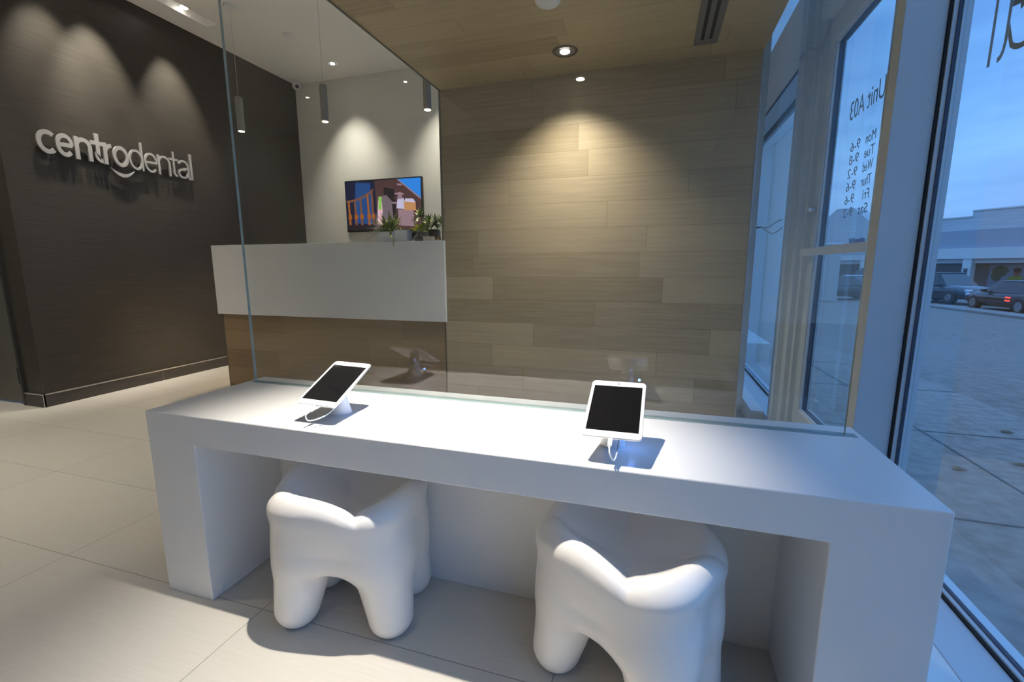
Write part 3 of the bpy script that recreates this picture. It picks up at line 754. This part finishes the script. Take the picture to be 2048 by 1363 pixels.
# 2 yellow-green plant
p2_ = thing('potted_plant', 'bright yellow green succulent in a white square pot beside the spiky plant', 'plant', (cx_(-.352), CY, ZT))
obj('pot', square_pot(bmesh.new(), cx_(-.352), CY, .088, .104, .078), MT['plastic'], p2_)
bm = bmesh.new()
for i in range(12):
    a = random.uniform(0, 2*PI); el = random.uniform(.6, 1.5)
    blade(bm, (cx_(-.352)+.02*math.cos(a), CY+.02*math.sin(a), ZT+.06), (math.cos(a)*math.cos(el), math.sin(a)*math.cos(el), math.sin(el)), random.uniform(.04, .07), .014, .6)
obj('foliage', bm, noisy('leaf_bronze', (.10, .07, .02), (.30, .22, .04), (1, 1, 1), 40, .5), p2_)
# 3 black pot
p3_ = thing('potted_plant', 'yellow leaved plant in a small black pot between the white pots and the carafe', 'plant', (cx_(-.262), CY+.06, ZT))
obj('pot', square_pot(bmesh.new(), cx_(-.262), CY+.06, .072, .084, .070), mat('black_pot', (.02, .018, .015), .35), p3_)
bm = bmesh.new()
for i in range(60):
    a = random.uniform(0, 2*PI); el = random.uniform(.3, 1.5)
    blade(bm, (cx_(-.262)+.02*math.cos(a), CY+.06+.02*math.sin(a), ZT+.06), (math.cos(a)*math.cos(el), math.sin(a)*math.cos(el), math.sin(el)), random.uniform(.045, .08), .022, .5)
obj('foliage', bm, LEAFY, p3_)
# 4 palm-like fans in dark vase
p4_ = thing('potted_plant', 'tall plant with fan shaped leaves in a dark amber glass vase at the counter end', 'plant', (cx_(-.140), CY+.05, ZT))
obj('vase', lathe(bmesh.new(), [(.036, 0), (.042, .01), (.044, .07), (.040, .082), (.036, .082), (.034, .06)], (cx_(-.140), CY+.05, ZT), 24), mat('amber_glass', (.06, .045, .008), .1, 0., .8), p4_, flatang=40)
bm = bmesh.new()
fans = [((cx_(-.235), CY+.02, ZT+.165), (-.35, -.65, .45)), ((cx_(-.105), CY+.0, ZT+.115), (.25, -.8, .45)), ((cx_(-.16), CY, ZT+.11), (-.5, -.8, .1)), ((cx_(-.085), CY+.07, ZT+.12), (.6, -.2, .6)), ((cx_(-.205), CY+.09, ZT+.13), (-.5, .2, .6))]
for c_, d_ in fans:
    c_ = Vector(c_); d_ = Vector(d_).normalized(); u_ = d_.cross(Vector((0, 0, 1))).normalized(); v_ = u_.cross(d_)
    tube(bm, [(cx_(-.140), CY+.05, ZT+.05), ((c_.x+cx_(-.14))/2, (c_.y+CY+.05)/2, ZT+.09), c_], .0022, 6)
    for k in range(17):
        a = -2.7 + 5.4*k/16
        dd = (v_*math.cos(a) + u_*math.sin(a)) + d_*.45
        blade(bm, c_, dd, .075, .020, .35, 5)
obj('foliage', bm, LEAF, p4_)
# carafe, business card box, small cup
GL = glassmat('carafe_glass', (.82, .84, .82), 1.5, 2.2)
cf = lathe(bmesh.new(), [(.030, 0), (.036, .004), (.037, .016), (.030, .032), (.014, .044), (.009, .060), (.009, .078), (.012, .080)], (cx_(-.215), CY-.045, ZT), 28, cap=False)
tag(obj('glass_carafe', cf, GL, smooth=True), 'small round bellied clear glass flask in front of the black pot', 'flask')
cbx = B(cx_(-.165), cx_(-.095), CY-.07, CY-.025, ZT, ZT+.030, .003); tag(obj('card_box', cbx, mat('cream_card', (.62, .55, .44), .5)), 'low cream coloured card box at the right end of the counter', 'box')
cpm = lathe(bmesh.new(), [(.012, 0), (.016, .004), (.016, .026), (.014, .026), (.013, .006)], (cx_(-.062), CY-.04, ZT), 20); tag(obj('small_cup', cpm, mat('copper', (.45, .30, .18), .25, .8), smooth=True), 'tiny copper coloured cup at the very end of the counter', 'cup')

# ================================================================ WALL SIGN
sg = thing('wall_sign', 'raised silver lettering reading centrodental on the dark wall', 'sign', (XD, 1.84, 1.74))
SIGN = [("c", 1.265, 1.367), ("e", 1.372, 1.477), ("n", 1.482, 1.59), ("t", 1.585, 1.667), ("r", 1.663, 1.723), ("o", 1.727, 1.839), ("d", 1.841, 1.948), ("e", 1.957, 2.062), ("n", 2.066, 2.172), ("t", 2.166, 2.242), ("a", 2.234, 2.344), ("l", 2.345, 2.366)]
for k, (ch_, ya, yb_) in enumerate(SIGN):
    wst = .185 if k < 6 else .11; th = .014; xh = .158; z0 = 1.755
    b_ = stroke_bm(glyph(ch_, wst)[1], wst, th/xh)
    x0_ = min(v.co.x for v in b_.verts); x1_ = max(v.co.x for v in b_.verts)
    for v in b_.verts: v.co = Vector((XD+.022+th-v.co.y*xh, ya+(v.co.x-x0_)/(x1_-x0_)*(yb_-ya), z0+v.co.z*xh))
    bmesh.ops.recalc_face_normals(b_, faces=b_.faces)
    obj('letter_'+ch_, b_, MT['signmetal'], sg)
sm = bmesh.new(); n = 16; ou, inn = [], []
for i in range(n+1):
    t = -1+2*i/n; yy = 1.785+.085*t; zz = 1.692+.045*t*t; wd = .020*(1-t*t)+.002
    ou.append((yy, zz-wd*.6)); inn.append((yy, zz+wd*.6))
prism(sm, ou+inn[::-1], 'X', XD+.022, XD+.036); lab(obj('smile_swoosh', sm, MT['signmetal'], sg), 'curved smile stroke under the letter o')
for y in (1.31, 1.42, 1.50, 1.65, 1.70, 1.80, 1.90, 2.00, 2.10, 2.20, 2.28, 2.355):
    obj('standoff_pin', cyl(bmesh.new(), (XD+.011, y, 1.80), .004, .022, 8, axis='X'), MT['trim'], sg)

# ================================================================ CEILING FIXTURES
def make_downlight(r, m_ring):
    t = thing('downlight', '', 'downlight', (0, 0, 0))
    bm = lathe(bmesh.new(), [(r, -.001), (r*.96, -.005), (r*.62, -.003), (r*.58, -.0005)], seg=40, cap=False)
    obj('trim_ring', bm, m_ring, t, local=True, smooth=True)
    obj('reflector', lathe(bmesh.new(), [(r*.60, -.0008), (r*.36, -.0022)], seg=32, cap=False), MT['can'], t, local=True)
    lab(obj('lamp_lens', cyl(bmesh.new(), (0, 0, -.0035), r*.38, .004, 28), MT['lamp'], t, local=True), 'glowing white lens')
    return t
ringd = mat('dark_trim_ring', (.16, .14, .12), .4, .4)
for (x, y), lb in (((.885, 1.642), 'round recessed downlight with a dark ring in the wood ceiling near the wood wall'),
                   ((.870, .06), 'round recessed downlight in the wood ceiling straight above the desk'),
                   ((.907, -1.308), 'round recessed downlight in the wood ceiling behind the viewer')):
    t = make_downlight(.066, ringd); t.location = (x, y, ZS); t['label'] = lb; t['group'] = 'downlights in the wood ceiling'
for (x, y), lb in (((-1.906, 3.436), 'small round downlight in the white ceiling left of the television'),
                   ((-.75, 3.436), 'small round downlight in the white ceiling right of the television'),
                   ((-2.837, -3.43), 'round downlight in the white ceiling at the left rear of the room'),
                   ((-1.43, -3.37), 'round downlight in the white ceiling at the right rear of the room'),
                   ((-1.43, -.55), 'round downlight in the white ceiling left of the desk'),
                   ((-2.1, .75), 'round downlight in the white ceiling before the reception counter'),
                   ((-3.4, -.9), 'round downlight in the white ceiling by the dark door')):
    t = make_downlight(.055, MT['plastic']); t.location = (x, y, ZC); t['label'] = lb; t['group'] = 'downlights in the white ceiling'
for (y, p), lb in zip(SLOTY, ('slot spotlight nearest the reception in the lit ceiling recess', 'second slot spotlight from the reception in the ceiling recess',
                             'third slot spotlight from the reception in the ceiling recess', 'slot spotlight furthest from the reception in the ceiling recess')):
    t = thing('slot_spotlight', lb, 'spotlight', (-2.410, y, ZC+.13), 0, 'spotlights in the ceiling slot')
    hb = bmesh.new(); cyl(hb, (0, 0, -.05), .030, .10, 24); obj('spot_housing', hb, MT['plastic'], t, local=True)
    obj('lamp_lens', cyl(bmesh.new(), (0, 0, -.104), .026, .008, 24), MT['lamp'], t, local=True)
def dome(name, loc, r, h, label, cat, m=None):
    bm = lathe(bmesh.new(), [(r, 0), (r, -h*.45), (r*.86, -h*.8), (r*.6, -h), (.002, -h)], seg=36); 
    for v in bm.verts: v.co += Vector(loc)
    return tag(obj(name, bm, m or MT['plastic'], flatang=40), label, cat)
dome('smoke_detector', (.909, 1.145, ZS), .055, .032, 'round white smoke detector on the wood ceiling at the top edge', 'smoke detector')
dome('sprinkler_cover', (-1.887, 2.817, ZC), .045, .012, 'flat round sprinkler cover plate on the white ceiling', 'sprinkler')
# linear diffuser
av = thing('air_vent', 'long grey two slot air diffuser in the wood ceiling near the windows', 'vent', (1.57, 1.4, ZS))
bm = bmesh.new(); vx0, vx1, vy0, vy1 = 1.515, 1.625, .2, 1.775
for a, b_ in ((0, .028), (.044, .066), (.082, .110)): box(bm, vx0+a, vx0+b_, vy0, vy1, ZS-.005, ZS-.0005)
for y0_, y1_ in ((vy0, vy0+.05), (vy1-.055, vy1)): box(bm, vx0, vx1, y0_, y1_, ZS-.0052, ZS-.0005)
obj('diffuser_frame', bm, mat('vent_grey', (.20, .19, .18), .45, .2), av)
obj('slots', B(vx0+.01, vx1-.01, vy0+.03, vy1-.03, ZS-.003, ZS-.0002), MT['black'], av)
# security camera
sc_ = thing('security_camera', 'small white turret camera in the corner where dark wall meets ceiling', 'security camera', (-2.575, 3.66, ZC))
obj('mount_base', cyl(bmesh.new(), (-2.62, 3.66, ZC-.012), .035, .024, 24), MT['plastic'], sc_)
bb_ = bmesh.new(); bmesh.ops.create_uvsphere(bb_, u_segments=24, v_segments=16, radius=.047, matrix=Matrix.Translation((-2.575, 3.66, ZC-.062))); obj('camera_body', bb_, MT['plastic'], sc_, smooth=True)
dv = Vector((.72, -.62, -.45)).normalized(); bb_ = bmesh.new()
bmesh.ops.create_cone(bb_, cap_ends=True, segments=24, radius1=.021, radius2=.018, depth=.02, matrix=Matrix.Translation(Vector((-2.575, 3.66, ZC-.062))+dv*.043) @ dv.to_track_quat('Z', 'Y').to_matrix().to_4x4()); lab(obj('lens', bb_, MT['black'], sc_), 'black lens')

# ================================================================ OUTSIDE
def gz(x, y):
    D = (x-2.3)*.455 + y*.89; t = min(1, max(0, (D-3.5)/14)); return -.06 - .02*min(max(D, 0), 3.5)/3.5 - 1.07*(t*t*(3-2*t))
ASPH = noisy('asphalt', (.155, .125, .10), (.24, .195, .165), (1, 1, 1), 9, .85, 10, .3)
CONC = noisy('sidewalk_concrete', (.20, .165, .135), (.30, .255, .215), (1, 1, 1), 14, .8, 10, .3)
def gpoly(name, pts, m, dz=0., th=.1):
    bm = bmesh.new()
    A = [bm.verts.new((x, y, gz(x, y)+dz)) for x, y in pts]; D = [bm.verts.new((x, y, gz(x, y)+dz-th)) for x, y in pts]
    n = len(pts); bm.faces.new(A); bm.faces.new(D[::-1])
    for i in range(n): bm.faces.new((A[i], D[i], D[(i+1) % n], A[(i+1) % n]))
    bmesh.ops.recalc_face_normals(bm, faces=bm.faces)
    return struct(name, bm, m)
def ggrid(name, xs, ys, m, dz):
    bm = bmesh.new(); g = [[bm.verts.new((x, y, gz(x, y)+dz)) for y in ys] for x in xs]
    for a, b in zip(g, g[1:]):
        for k in range(len(ys)-1): bm.faces.new((a[k], b[k], b[k+1], a[k+1]))
    bmesh.ops.recalc_face_normals(bm, faces=bm.faces)
    if bm.faces[:] and bm.faces[0].normal.z < 0: bmesh.ops.reverse_faces(bm, faces=bm.faces)
    return struct(name, bm, m, smooth=True)
ggrid('ground', [2.21+.6*i for i in range(60)] + [45, 70, 120], [-8+.8*i for i in range(60)] + [45, 70, 130], ASPH, -.012)
ggrid('ground_far', [-90, -40, -15, -5, 2.21], [4.2+.8*i for i in range(40)] + [45, 70, 130], ASPH, -.012)
ggrid('ground_sidewalk', [2.21, 2.8, 3.4, 3.86], [-7+.55*i for i in range(31)], CONC, .004)
jm = mat('joint_dark', (.10, .10, .10), .8); bm = bmesh.new()
for y in np.arange(-6, 9, 1.22): 
    q = [(2.21, y), (3.86, y), (3.86, y+.012), (2.21, y+.012)]; bm.faces.new([bm.verts.new((a, b, gz(a, b)+.0065)) for a, b in q])
for k in range(30):
    y0_, y1_ = -7+.55*k, -7+.55*(k+1); bm.faces.new([bm.verts.new((a, b, gz(a, b)+.0065)) for a, b in ((3.05, y0_), (3.062, y0_), (3.062, y1_), (3.05, y1_))])
struct('trim_10', bm, jm)
# kerbed island in front of the parked cars
gpoly('ground_island', [(15.9, 16), (17.0, 16), (16.35, 24), (16.1, 28.4), (14.9, 28.4), (15.3, 24)], mat('kerb_concrete', (.24, .22, .20), .85), .10, .3)
lf = bmesh.new(); random.seed(5)
leafspots = [(3.53, 2.67), (3.45, 2.2), (3.3, 2.05), (3.62, 2.45), (2.75, 1.15), (2.9, 1.9)]
for i, (x, y) in enumerate(leafspots):
    bm = bmesh.new(); blade(bm, (x, y, gz(x, y)+.006), (math.cos(i*1.3), math.sin(i*1.3), .12), .07, .035, .3, 5, .4)
    tag(obj('dead_leaf', bm, mat('dead_leaf', (.14, .09, .05), .8)), 'brown fallen leaf lying on the pavement outside the window', 'leaf', 'fallen leaves on the pavement')

# strip-mall facade across the parking lot
fb = thing('shopping_building', 'long pale one storey shop building with canopy across the parking lot', 'building', (27.163, 47.701, -.3655), math.atan2(.8296, -.5583)); fb.scale = (1.375,)*3
WALLM = noisy('painted_block_wall', (.46, .48, .50), (.52, .54, .56), (.5, .5, 6), 1.2, .8, 2)
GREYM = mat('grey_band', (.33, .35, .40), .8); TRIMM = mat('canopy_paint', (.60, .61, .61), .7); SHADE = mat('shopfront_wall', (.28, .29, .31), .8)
GZ = -1.35
def fbx(name, s0, s1, d0, d1, z0, z1, m): return obj(name, B(s0, s1, d0, d1, z0, z1), m, fb, local=True)
fbx('wall', -34, .68, -4, -.25, 3.12, 4.27, WALLM); fbx('wall', .68, 40, -4, -.25, 3.12, 3.93, WALLM)
fbx('sign_band', -34, 40, -4, -.12, 2.02, 3.12, GREYM)
fbx('canopy', -34, 40, -4, .15, 1.38, 2.02, TRIMM)
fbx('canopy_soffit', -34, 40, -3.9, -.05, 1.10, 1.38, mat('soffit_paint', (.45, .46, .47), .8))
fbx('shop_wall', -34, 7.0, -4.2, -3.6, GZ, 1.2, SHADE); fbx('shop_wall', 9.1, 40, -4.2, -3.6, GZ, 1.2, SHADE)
for s in (-12, -7.8, -3.9, .41, 6.73, 10.2, 14, 18, 22.5, 27):
    c = fbx('column', s-.22, s+.22, -.35, .1, GZ, 1.4, TRIMM)
    obj('wall_lantern', box(box(bmesh.new(), s-.10, s+.10, .1, .22, .74, .78), s-.07, s+.07, .1, .2, .55, .70), MT['can'], c, local=True)
fbx('coping', -34, .70, -.3, -.2, 4.25, 4.33, TRIMM); fbx('coping', .66, 40, -.3, -.2, 3.91, 3.98, TRIMM)
g = prism(bmesh.new(), [(6.6, 1.9), (10.3, 1.9), (10.3, 4.38), (9.15, 5.34), (8.62, 5.34), (8.62, 5.0), (8.38, 5.0), (8.38, 5.30), (7.82, 5.30), (6.6, 4.25)], 'Y', -.9, .25)
obj('gable_front', g, WALLM, fb, local=True)
# shop sign strokes (illegible from here): blue script and dark script
def squig(s0, s1, z, amp, m, nm, seed):
    random.seed(seed); n = 26; pts = [(s0+(s1-s0)*i/n, .31, z+amp*math.sin(i*1.9+random.random())*random.uniform(.4, 1)) for i in range(n+1)]
    return obj(nm, tube(bmesh.new(), smoothpath(pts, 3), .045, 6), m, fb, local=True)
squig(9.95, 8.55, 2.72, .17, mat('sign_blue', (.02, .16, .50), .5), 'shop_sign', 1)
squig(7.85, 6.65, 2.85, .20, mat('sign_navy', (.03, .03, .12), .5), 'shop_sign', 2)
# lit shop window
lw = scm('shoplight', (.72, .55, .30), .9)
sw_ = fbx('lit_shop_window', 7.0, 9.1, -3.7, -3.6, -1.2, .86, lw)
random.seed(11); GM = [mat('goods_dark', (.10, .06, .04), .7), scm('goods_bright', (1, .85, .6), 1.5), mat('goods_red', (.4, .08, .04), .7)]
for k in range(26):
    s_ = random.uniform(7.1, 8.7); z = random.uniform(-.9, .55)
    obj('shop_display', B(s_, s_+random.uniform(.06, .3), -3.6, -3.55-.001*k, z, z+random.uniform(.05, .25)), GM[random.choice((0, 0, 1, 2))], sw_, local=True)
# dark shutter wall and window with a mural
fbx('dark_shutter', .62, 6.5, -3.6, -3.5, GZ, 1.0, mat('shutter_blue_grey', (.34, .37, .42), .7))
mu = fbx('shop_window_mural', -3.7, .1, -1.6, -1.5, GZ, 1.02, mat('mural_base', (.30, .36, .46), .5))
bm = bmesh.new(); lay2 = [0]
def disc(s, z, rx, rz, mi, n=18):
    lay2[0] += 1
    f = bm.faces.new([bm.verts.new((s+rx*math.cos(2*PI*i/n)*(1+.12*math.sin(i*2.3)), -1.49+.002*lay2[0], z+rz*math.sin(2*PI*i/n))) for i in range(n)]); f.material_index = mi
for s, z, rx, rz in ((-.45, .62, .38, .34), (-.30, .30, .25, .3), (-1.9, .6, .35, .33), (-2.4, .5, .45, .35), (-3.1, .3, .4, .4)): disc(s, z, rx, rz, 0)
disc(-1.22, -.15, .55, .48, 1); disc(-1.22, .16, .36, .22, 1); disc(-1.24, .52, .16, .24, 2); disc(-1.24, .68, .18, .15, 3)
obj('mural_picture', bm, [mat('mural_green', (.07, .14, .08), .6), mat('mural_yellow', (.30, .38, .06), .6), mat('mural_skin', (.30, .15, .10), .6), mat('mural_hair', (.05, .03, .02), .6)], mu, local=True)

# porch column near the door view
pc = thing('porch_column', 'square pale column standing in the parking lot, seen through the glass door', 'column', (11.5, 31.4, gz(11.5, 31.4)))
obj('shaft', B(-.38, .38, -.38, .38, 0, 3.35, .01), mat('column_paint', (.40, .41, .40), .7), pc, local=True)
obj('base_plinth', B(-.43, .43, -.43, .43, 0, .14), mat('column_paint_base', (.40, .41, .40), .7), pc, local=True)
obj('capital', B(-.46, .46, -.46, .46, 3.35, 3.5), TRIMM, pc, local=True)

# white pier and low ledge of the neighbouring shopfront, beyond the side window
nb = thing('neighbour_shopfront', 'pale wall and ledge of the next shopfront outside the narrow side window', 'wall', (2.6, 6.0, 0))
obj('pier', B(2.25, 3.05, 6.0, 6.3, -.25, 3.2), mat('pier_paint', (.60, .62, .60), .7), nb)
obj('ledge', B(2.25, 2.62, 4.6, 6.0, -.2, .14, .01), mat('ledge_paint', (.62, .64, .64), .7), nb)
# awning overhead outside? none visible

# cars -----------------------------------------------------------------
CG = mat('car_window', (.02, .025, .03), .08, 0., .6); TY = mat('tyre', (.015, .015, .015), .8); RIM = mat('wheel_rim', (.35, .36, .38), .3, .8)
HL = mat('headlight', (.55, .62, .70), .1, .2); TL_ = mat('tail_light', (.5, .02, .02), .3, emit=(1, .05, .03), es=1.6); GR = mat('chrome_grille', (.35, .36, .38), .3, .8)
def car(label, loc, rz, col, kind='sedan', tail=False, group='parked cars'):
    t = thing('car', label, 'car', loc, rz, group)
    Lc, Wc, Hc = (4.7, 1.88, 1.72) if kind == 'suv' else (4.8, 1.82, 1.44)
    belt = .98 if kind == 'suv' else .90
    paint = mat('car_paint', col, .22, .3, .6, coat=.6)
    # body loft: stations along x, section rounded
    if kind == 'suv': st_ = [(-2.35, .45, .80, .78), (-2.28, .32, .98, .88), (-1.4, .26, 1.02, .94), (0, .24, 1.02, .94), (1.1, .26, 1.02, .94), (1.7, .28, .98, .92), (2.2, .34, .86, .86), (2.35, .42, .72, .74)]
    else: st_ = [(-2.4, .45, .78, .70), (-2.3, .32, .92, .84), (-1.5, .24, .95, .91), (0, .22, .92, .91), (1.0, .24, .90, .91), (1.7, .26, .84, .89), (2.25, .32, .70, .80), (2.4, .42, .60, .64)]
    bm = bmesh.new(); rings = []
    for x, z0, z1, hw in st_:
        sec = [(-hw*.92, z0), (-hw, z0+(z1-z0)*.35), (-hw*.99, z0+(z1-z0)*.75), (-hw*.86, z1-.01), (-hw*.4, z1+.035), (hw*.4, z1+.035), (hw*.86, z1-.01), (hw*.99, z0+(z1-z0)*.75), (hw, z0+(z1-z0)*.35), (hw*.92, z0)]
        rings.append([bm.verts.new((x, a, b)) for a, b in sec])
    for A, D in zip(rings, rings[1:]):
        for k in range(10): bm.faces.new((A[k], A[(k+1) % 10], D[(k+1) % 10], D[k]))
    bm.faces.new(rings[0][::-1]); bm.faces.new(rings[-1]); bmesh.ops.recalc_face_normals(bm, faces=bm.faces)
    body = obj('body', bm, paint, t, local=True, smooth=True)
    # cabin
    if kind == 'suv': lo_, hi_ = [(-2.2, .86), (-1.9, .88), (.55, .88), (1.15, .84)], [(-1.95, .66), (-1.6, .70), (.25, .70), (.42, .66)]
    else: lo_, hi_ = [(-1.9, .80), (-1.3, .84), (.6, .84), (1.15, .80)], [(-1.15, .58), (-.8, .62), (.1, .62), (.3, .58)]
    def cabin(z0, z1, sc0, sc1, m, nm):
        bm = bmesh.new(); rr = []
        for pts, z, s in ((lo_, z0, sc0), (hi_, z1, sc1)):
            rr.append([bm.verts.new((x, -hw, z)) for x, hw in pts] + [bm.verts.new((x, hw, z)) for x, hw in pts[::-1]])
        n = len(rr[0])
        for k in range(n): bm.faces.new((rr[0][k], rr[0][(k+1) % n], rr[1][(k+1) % n], rr[1][k]))
        bm.faces.new(rr[1]); bm.faces.new(rr[0][::-1]); bmesh.ops.recalc_face_normals(bm, faces=bm.faces)
        return obj(nm, bm, m, t, local=True)
    cabin(belt-.02, Hc-.05, 1, 1, CG, 'windows')
    bm = bmesh.new(); box(bm, hi_[0][0]-.03, hi_[-1][0]+.03, -hi_[1][1]-.01, hi_[1][1]+.01, Hc-.07, Hc, .03, 3); lab(obj('roof', bm, paint, t, local=True, smooth=True), 'painted roof')
    for sx, nm in ((1, 'wheel'), (-1, 'wheel')):
        for sy in (1, -1):
            r = .37 if kind == 'suv' else .33; x = sx*(1.42 if kind == 'suv' else 1.45)
            w_ = obj(nm, cyl(bmesh.new(), (x, sy*(Wc/2-.11), r), r, .24, 28, axis='Y'), TY, t, local=True)
            obj('rim', cyl(bmesh.new(), (x, sy*(Wc/2-.02), r), r*.66, .09, 20, r2=r*.5 if sy < 0 else None, axis='Y'), RIM, w_, local=True)
    zf = .70 if kind == 'suv' else .60
    for sy in (1, -1):
        obj('headlight', box(bmesh.new(), 2.13, 2.33, sy*.62-.17, sy*.62+.17, zf-.02, zf+.14, .04, 3), HL, t, local=True, smooth=True)
        obj('tail_light', box(bmesh.new(), -2.37, -2.2, sy*.66-.16, sy*.66+.16, .68, .84, .03, 2), TL_ if tail else mat('tail_dim', (.25, .02, .02), .3), t, local=True)
        obj('door_mirror', box(bmesh.new(), .62, .80, sy*(Wc/2+.06)-.09, sy*(Wc/2+.06)+.09, belt-.02, belt+.12, .03, 2), paint, t, local=True)
    bm = bmesh.new()
    for k in range(3): box(bm, 2.28, 2.40, -.40, .40, zf-.10+.075*k, zf-.065+.075*k, .008, 1)
    obj('grille', bm, GR, t, local=True)
    if tail:
        for zz in (.52, .66): lab(obj('side_light', B(-.92, -.62, Wc/2-.02, Wc/2+.02, zz, zz+.06, .008, 1), TL_, t, local=True), 'glowing red side light')
    return t
def put(x, y): return (x, y, gz(x, y))
car('dark sport utility car facing the windows, parked behind the kerbed island', put(17.5, 31.9), math.atan2(-.97, .23), (.02, .025, .035), 'suv')
car('dark saloon car in side view with a red light, right of the sport utility car', put(17.45, 26.0), math.atan2(1, -.02), (.035, .025, .025), 'sedan', True)
car('dark maroon car half hidden behind the side view saloon', put(21.5, 31.5), math.atan2(.93, -.2), (.10, .02, .05), 'sedan')
car('silver car behind the row, far right', put(25.5, 29), math.atan2(-.9, .3), (.5, .55, .6), 'sedan')
car('black car seen through the lower half of the glass door', put(12.9, 33.4), math.atan2(.2, .95), (.015, .015, .018), 'sedan')
car('silver car parked behind the black car, seen through the door', put(15.4, 38.6), math.atan2(-.95, -.15), (.50, .56, .62), 'sedan')
car('white car parked behind, left of the silver one, seen through the door', put(11.2, 38.5), math.atan2(-.9, .3), (.6, .65, .7), 'sedan')
car('dark sport utility car further back before the lit shop window', put(19.8, 45), math.atan2(.3, .95), (.03, .04, .07), 'suv')
car('white car seen through the narrow side window', put(6.8, 31.5), math.atan2(.3, .95), (.62, .66, .70), 'sedan')

# round trees behind the side window
for (x, y, r) in ((13.4, 56, 3.4), (8.8, 60, 3.8)):
    z = gz(x, y); t = thing('tree', 'dark bushy tree beyond the cars, %s of the two seen through the side window' % ('right' if x > 8 else 'left'), 'tree', (x, y, z), 0, 'trees beyond the parking lot')
    obj('trunk', tube(bmesh.new(), [(0, 0, 0), (0, 0, 2.5)], .16, 10), mat('bark', (.08, .06, .05), .9), t, local=True)
    bm = bmesh.new()
    for k in range(16):
        a = random.uniform(0, 2*PI); rr = random.uniform(0, r*.6)
        bmesh.ops.create_icosphere(bm, subdivisions=2, radius=random.uniform(.5, .9), matrix=Matrix.Translation((rr*math.cos(a), rr*math.sin(a), random.uniform(2.0, 4.4))))
    for v in bm.verts: v.co += Vector((random.uniform(-.1, .1), random.uniform(-.1, .1), random.uniform(-.1, .1)))
    obj('foliage', bm, noisy('tree_foliage', (.03, .05, .03), (.07, .10, .05), (1, 1, 1), 4, .8), t, local=True)
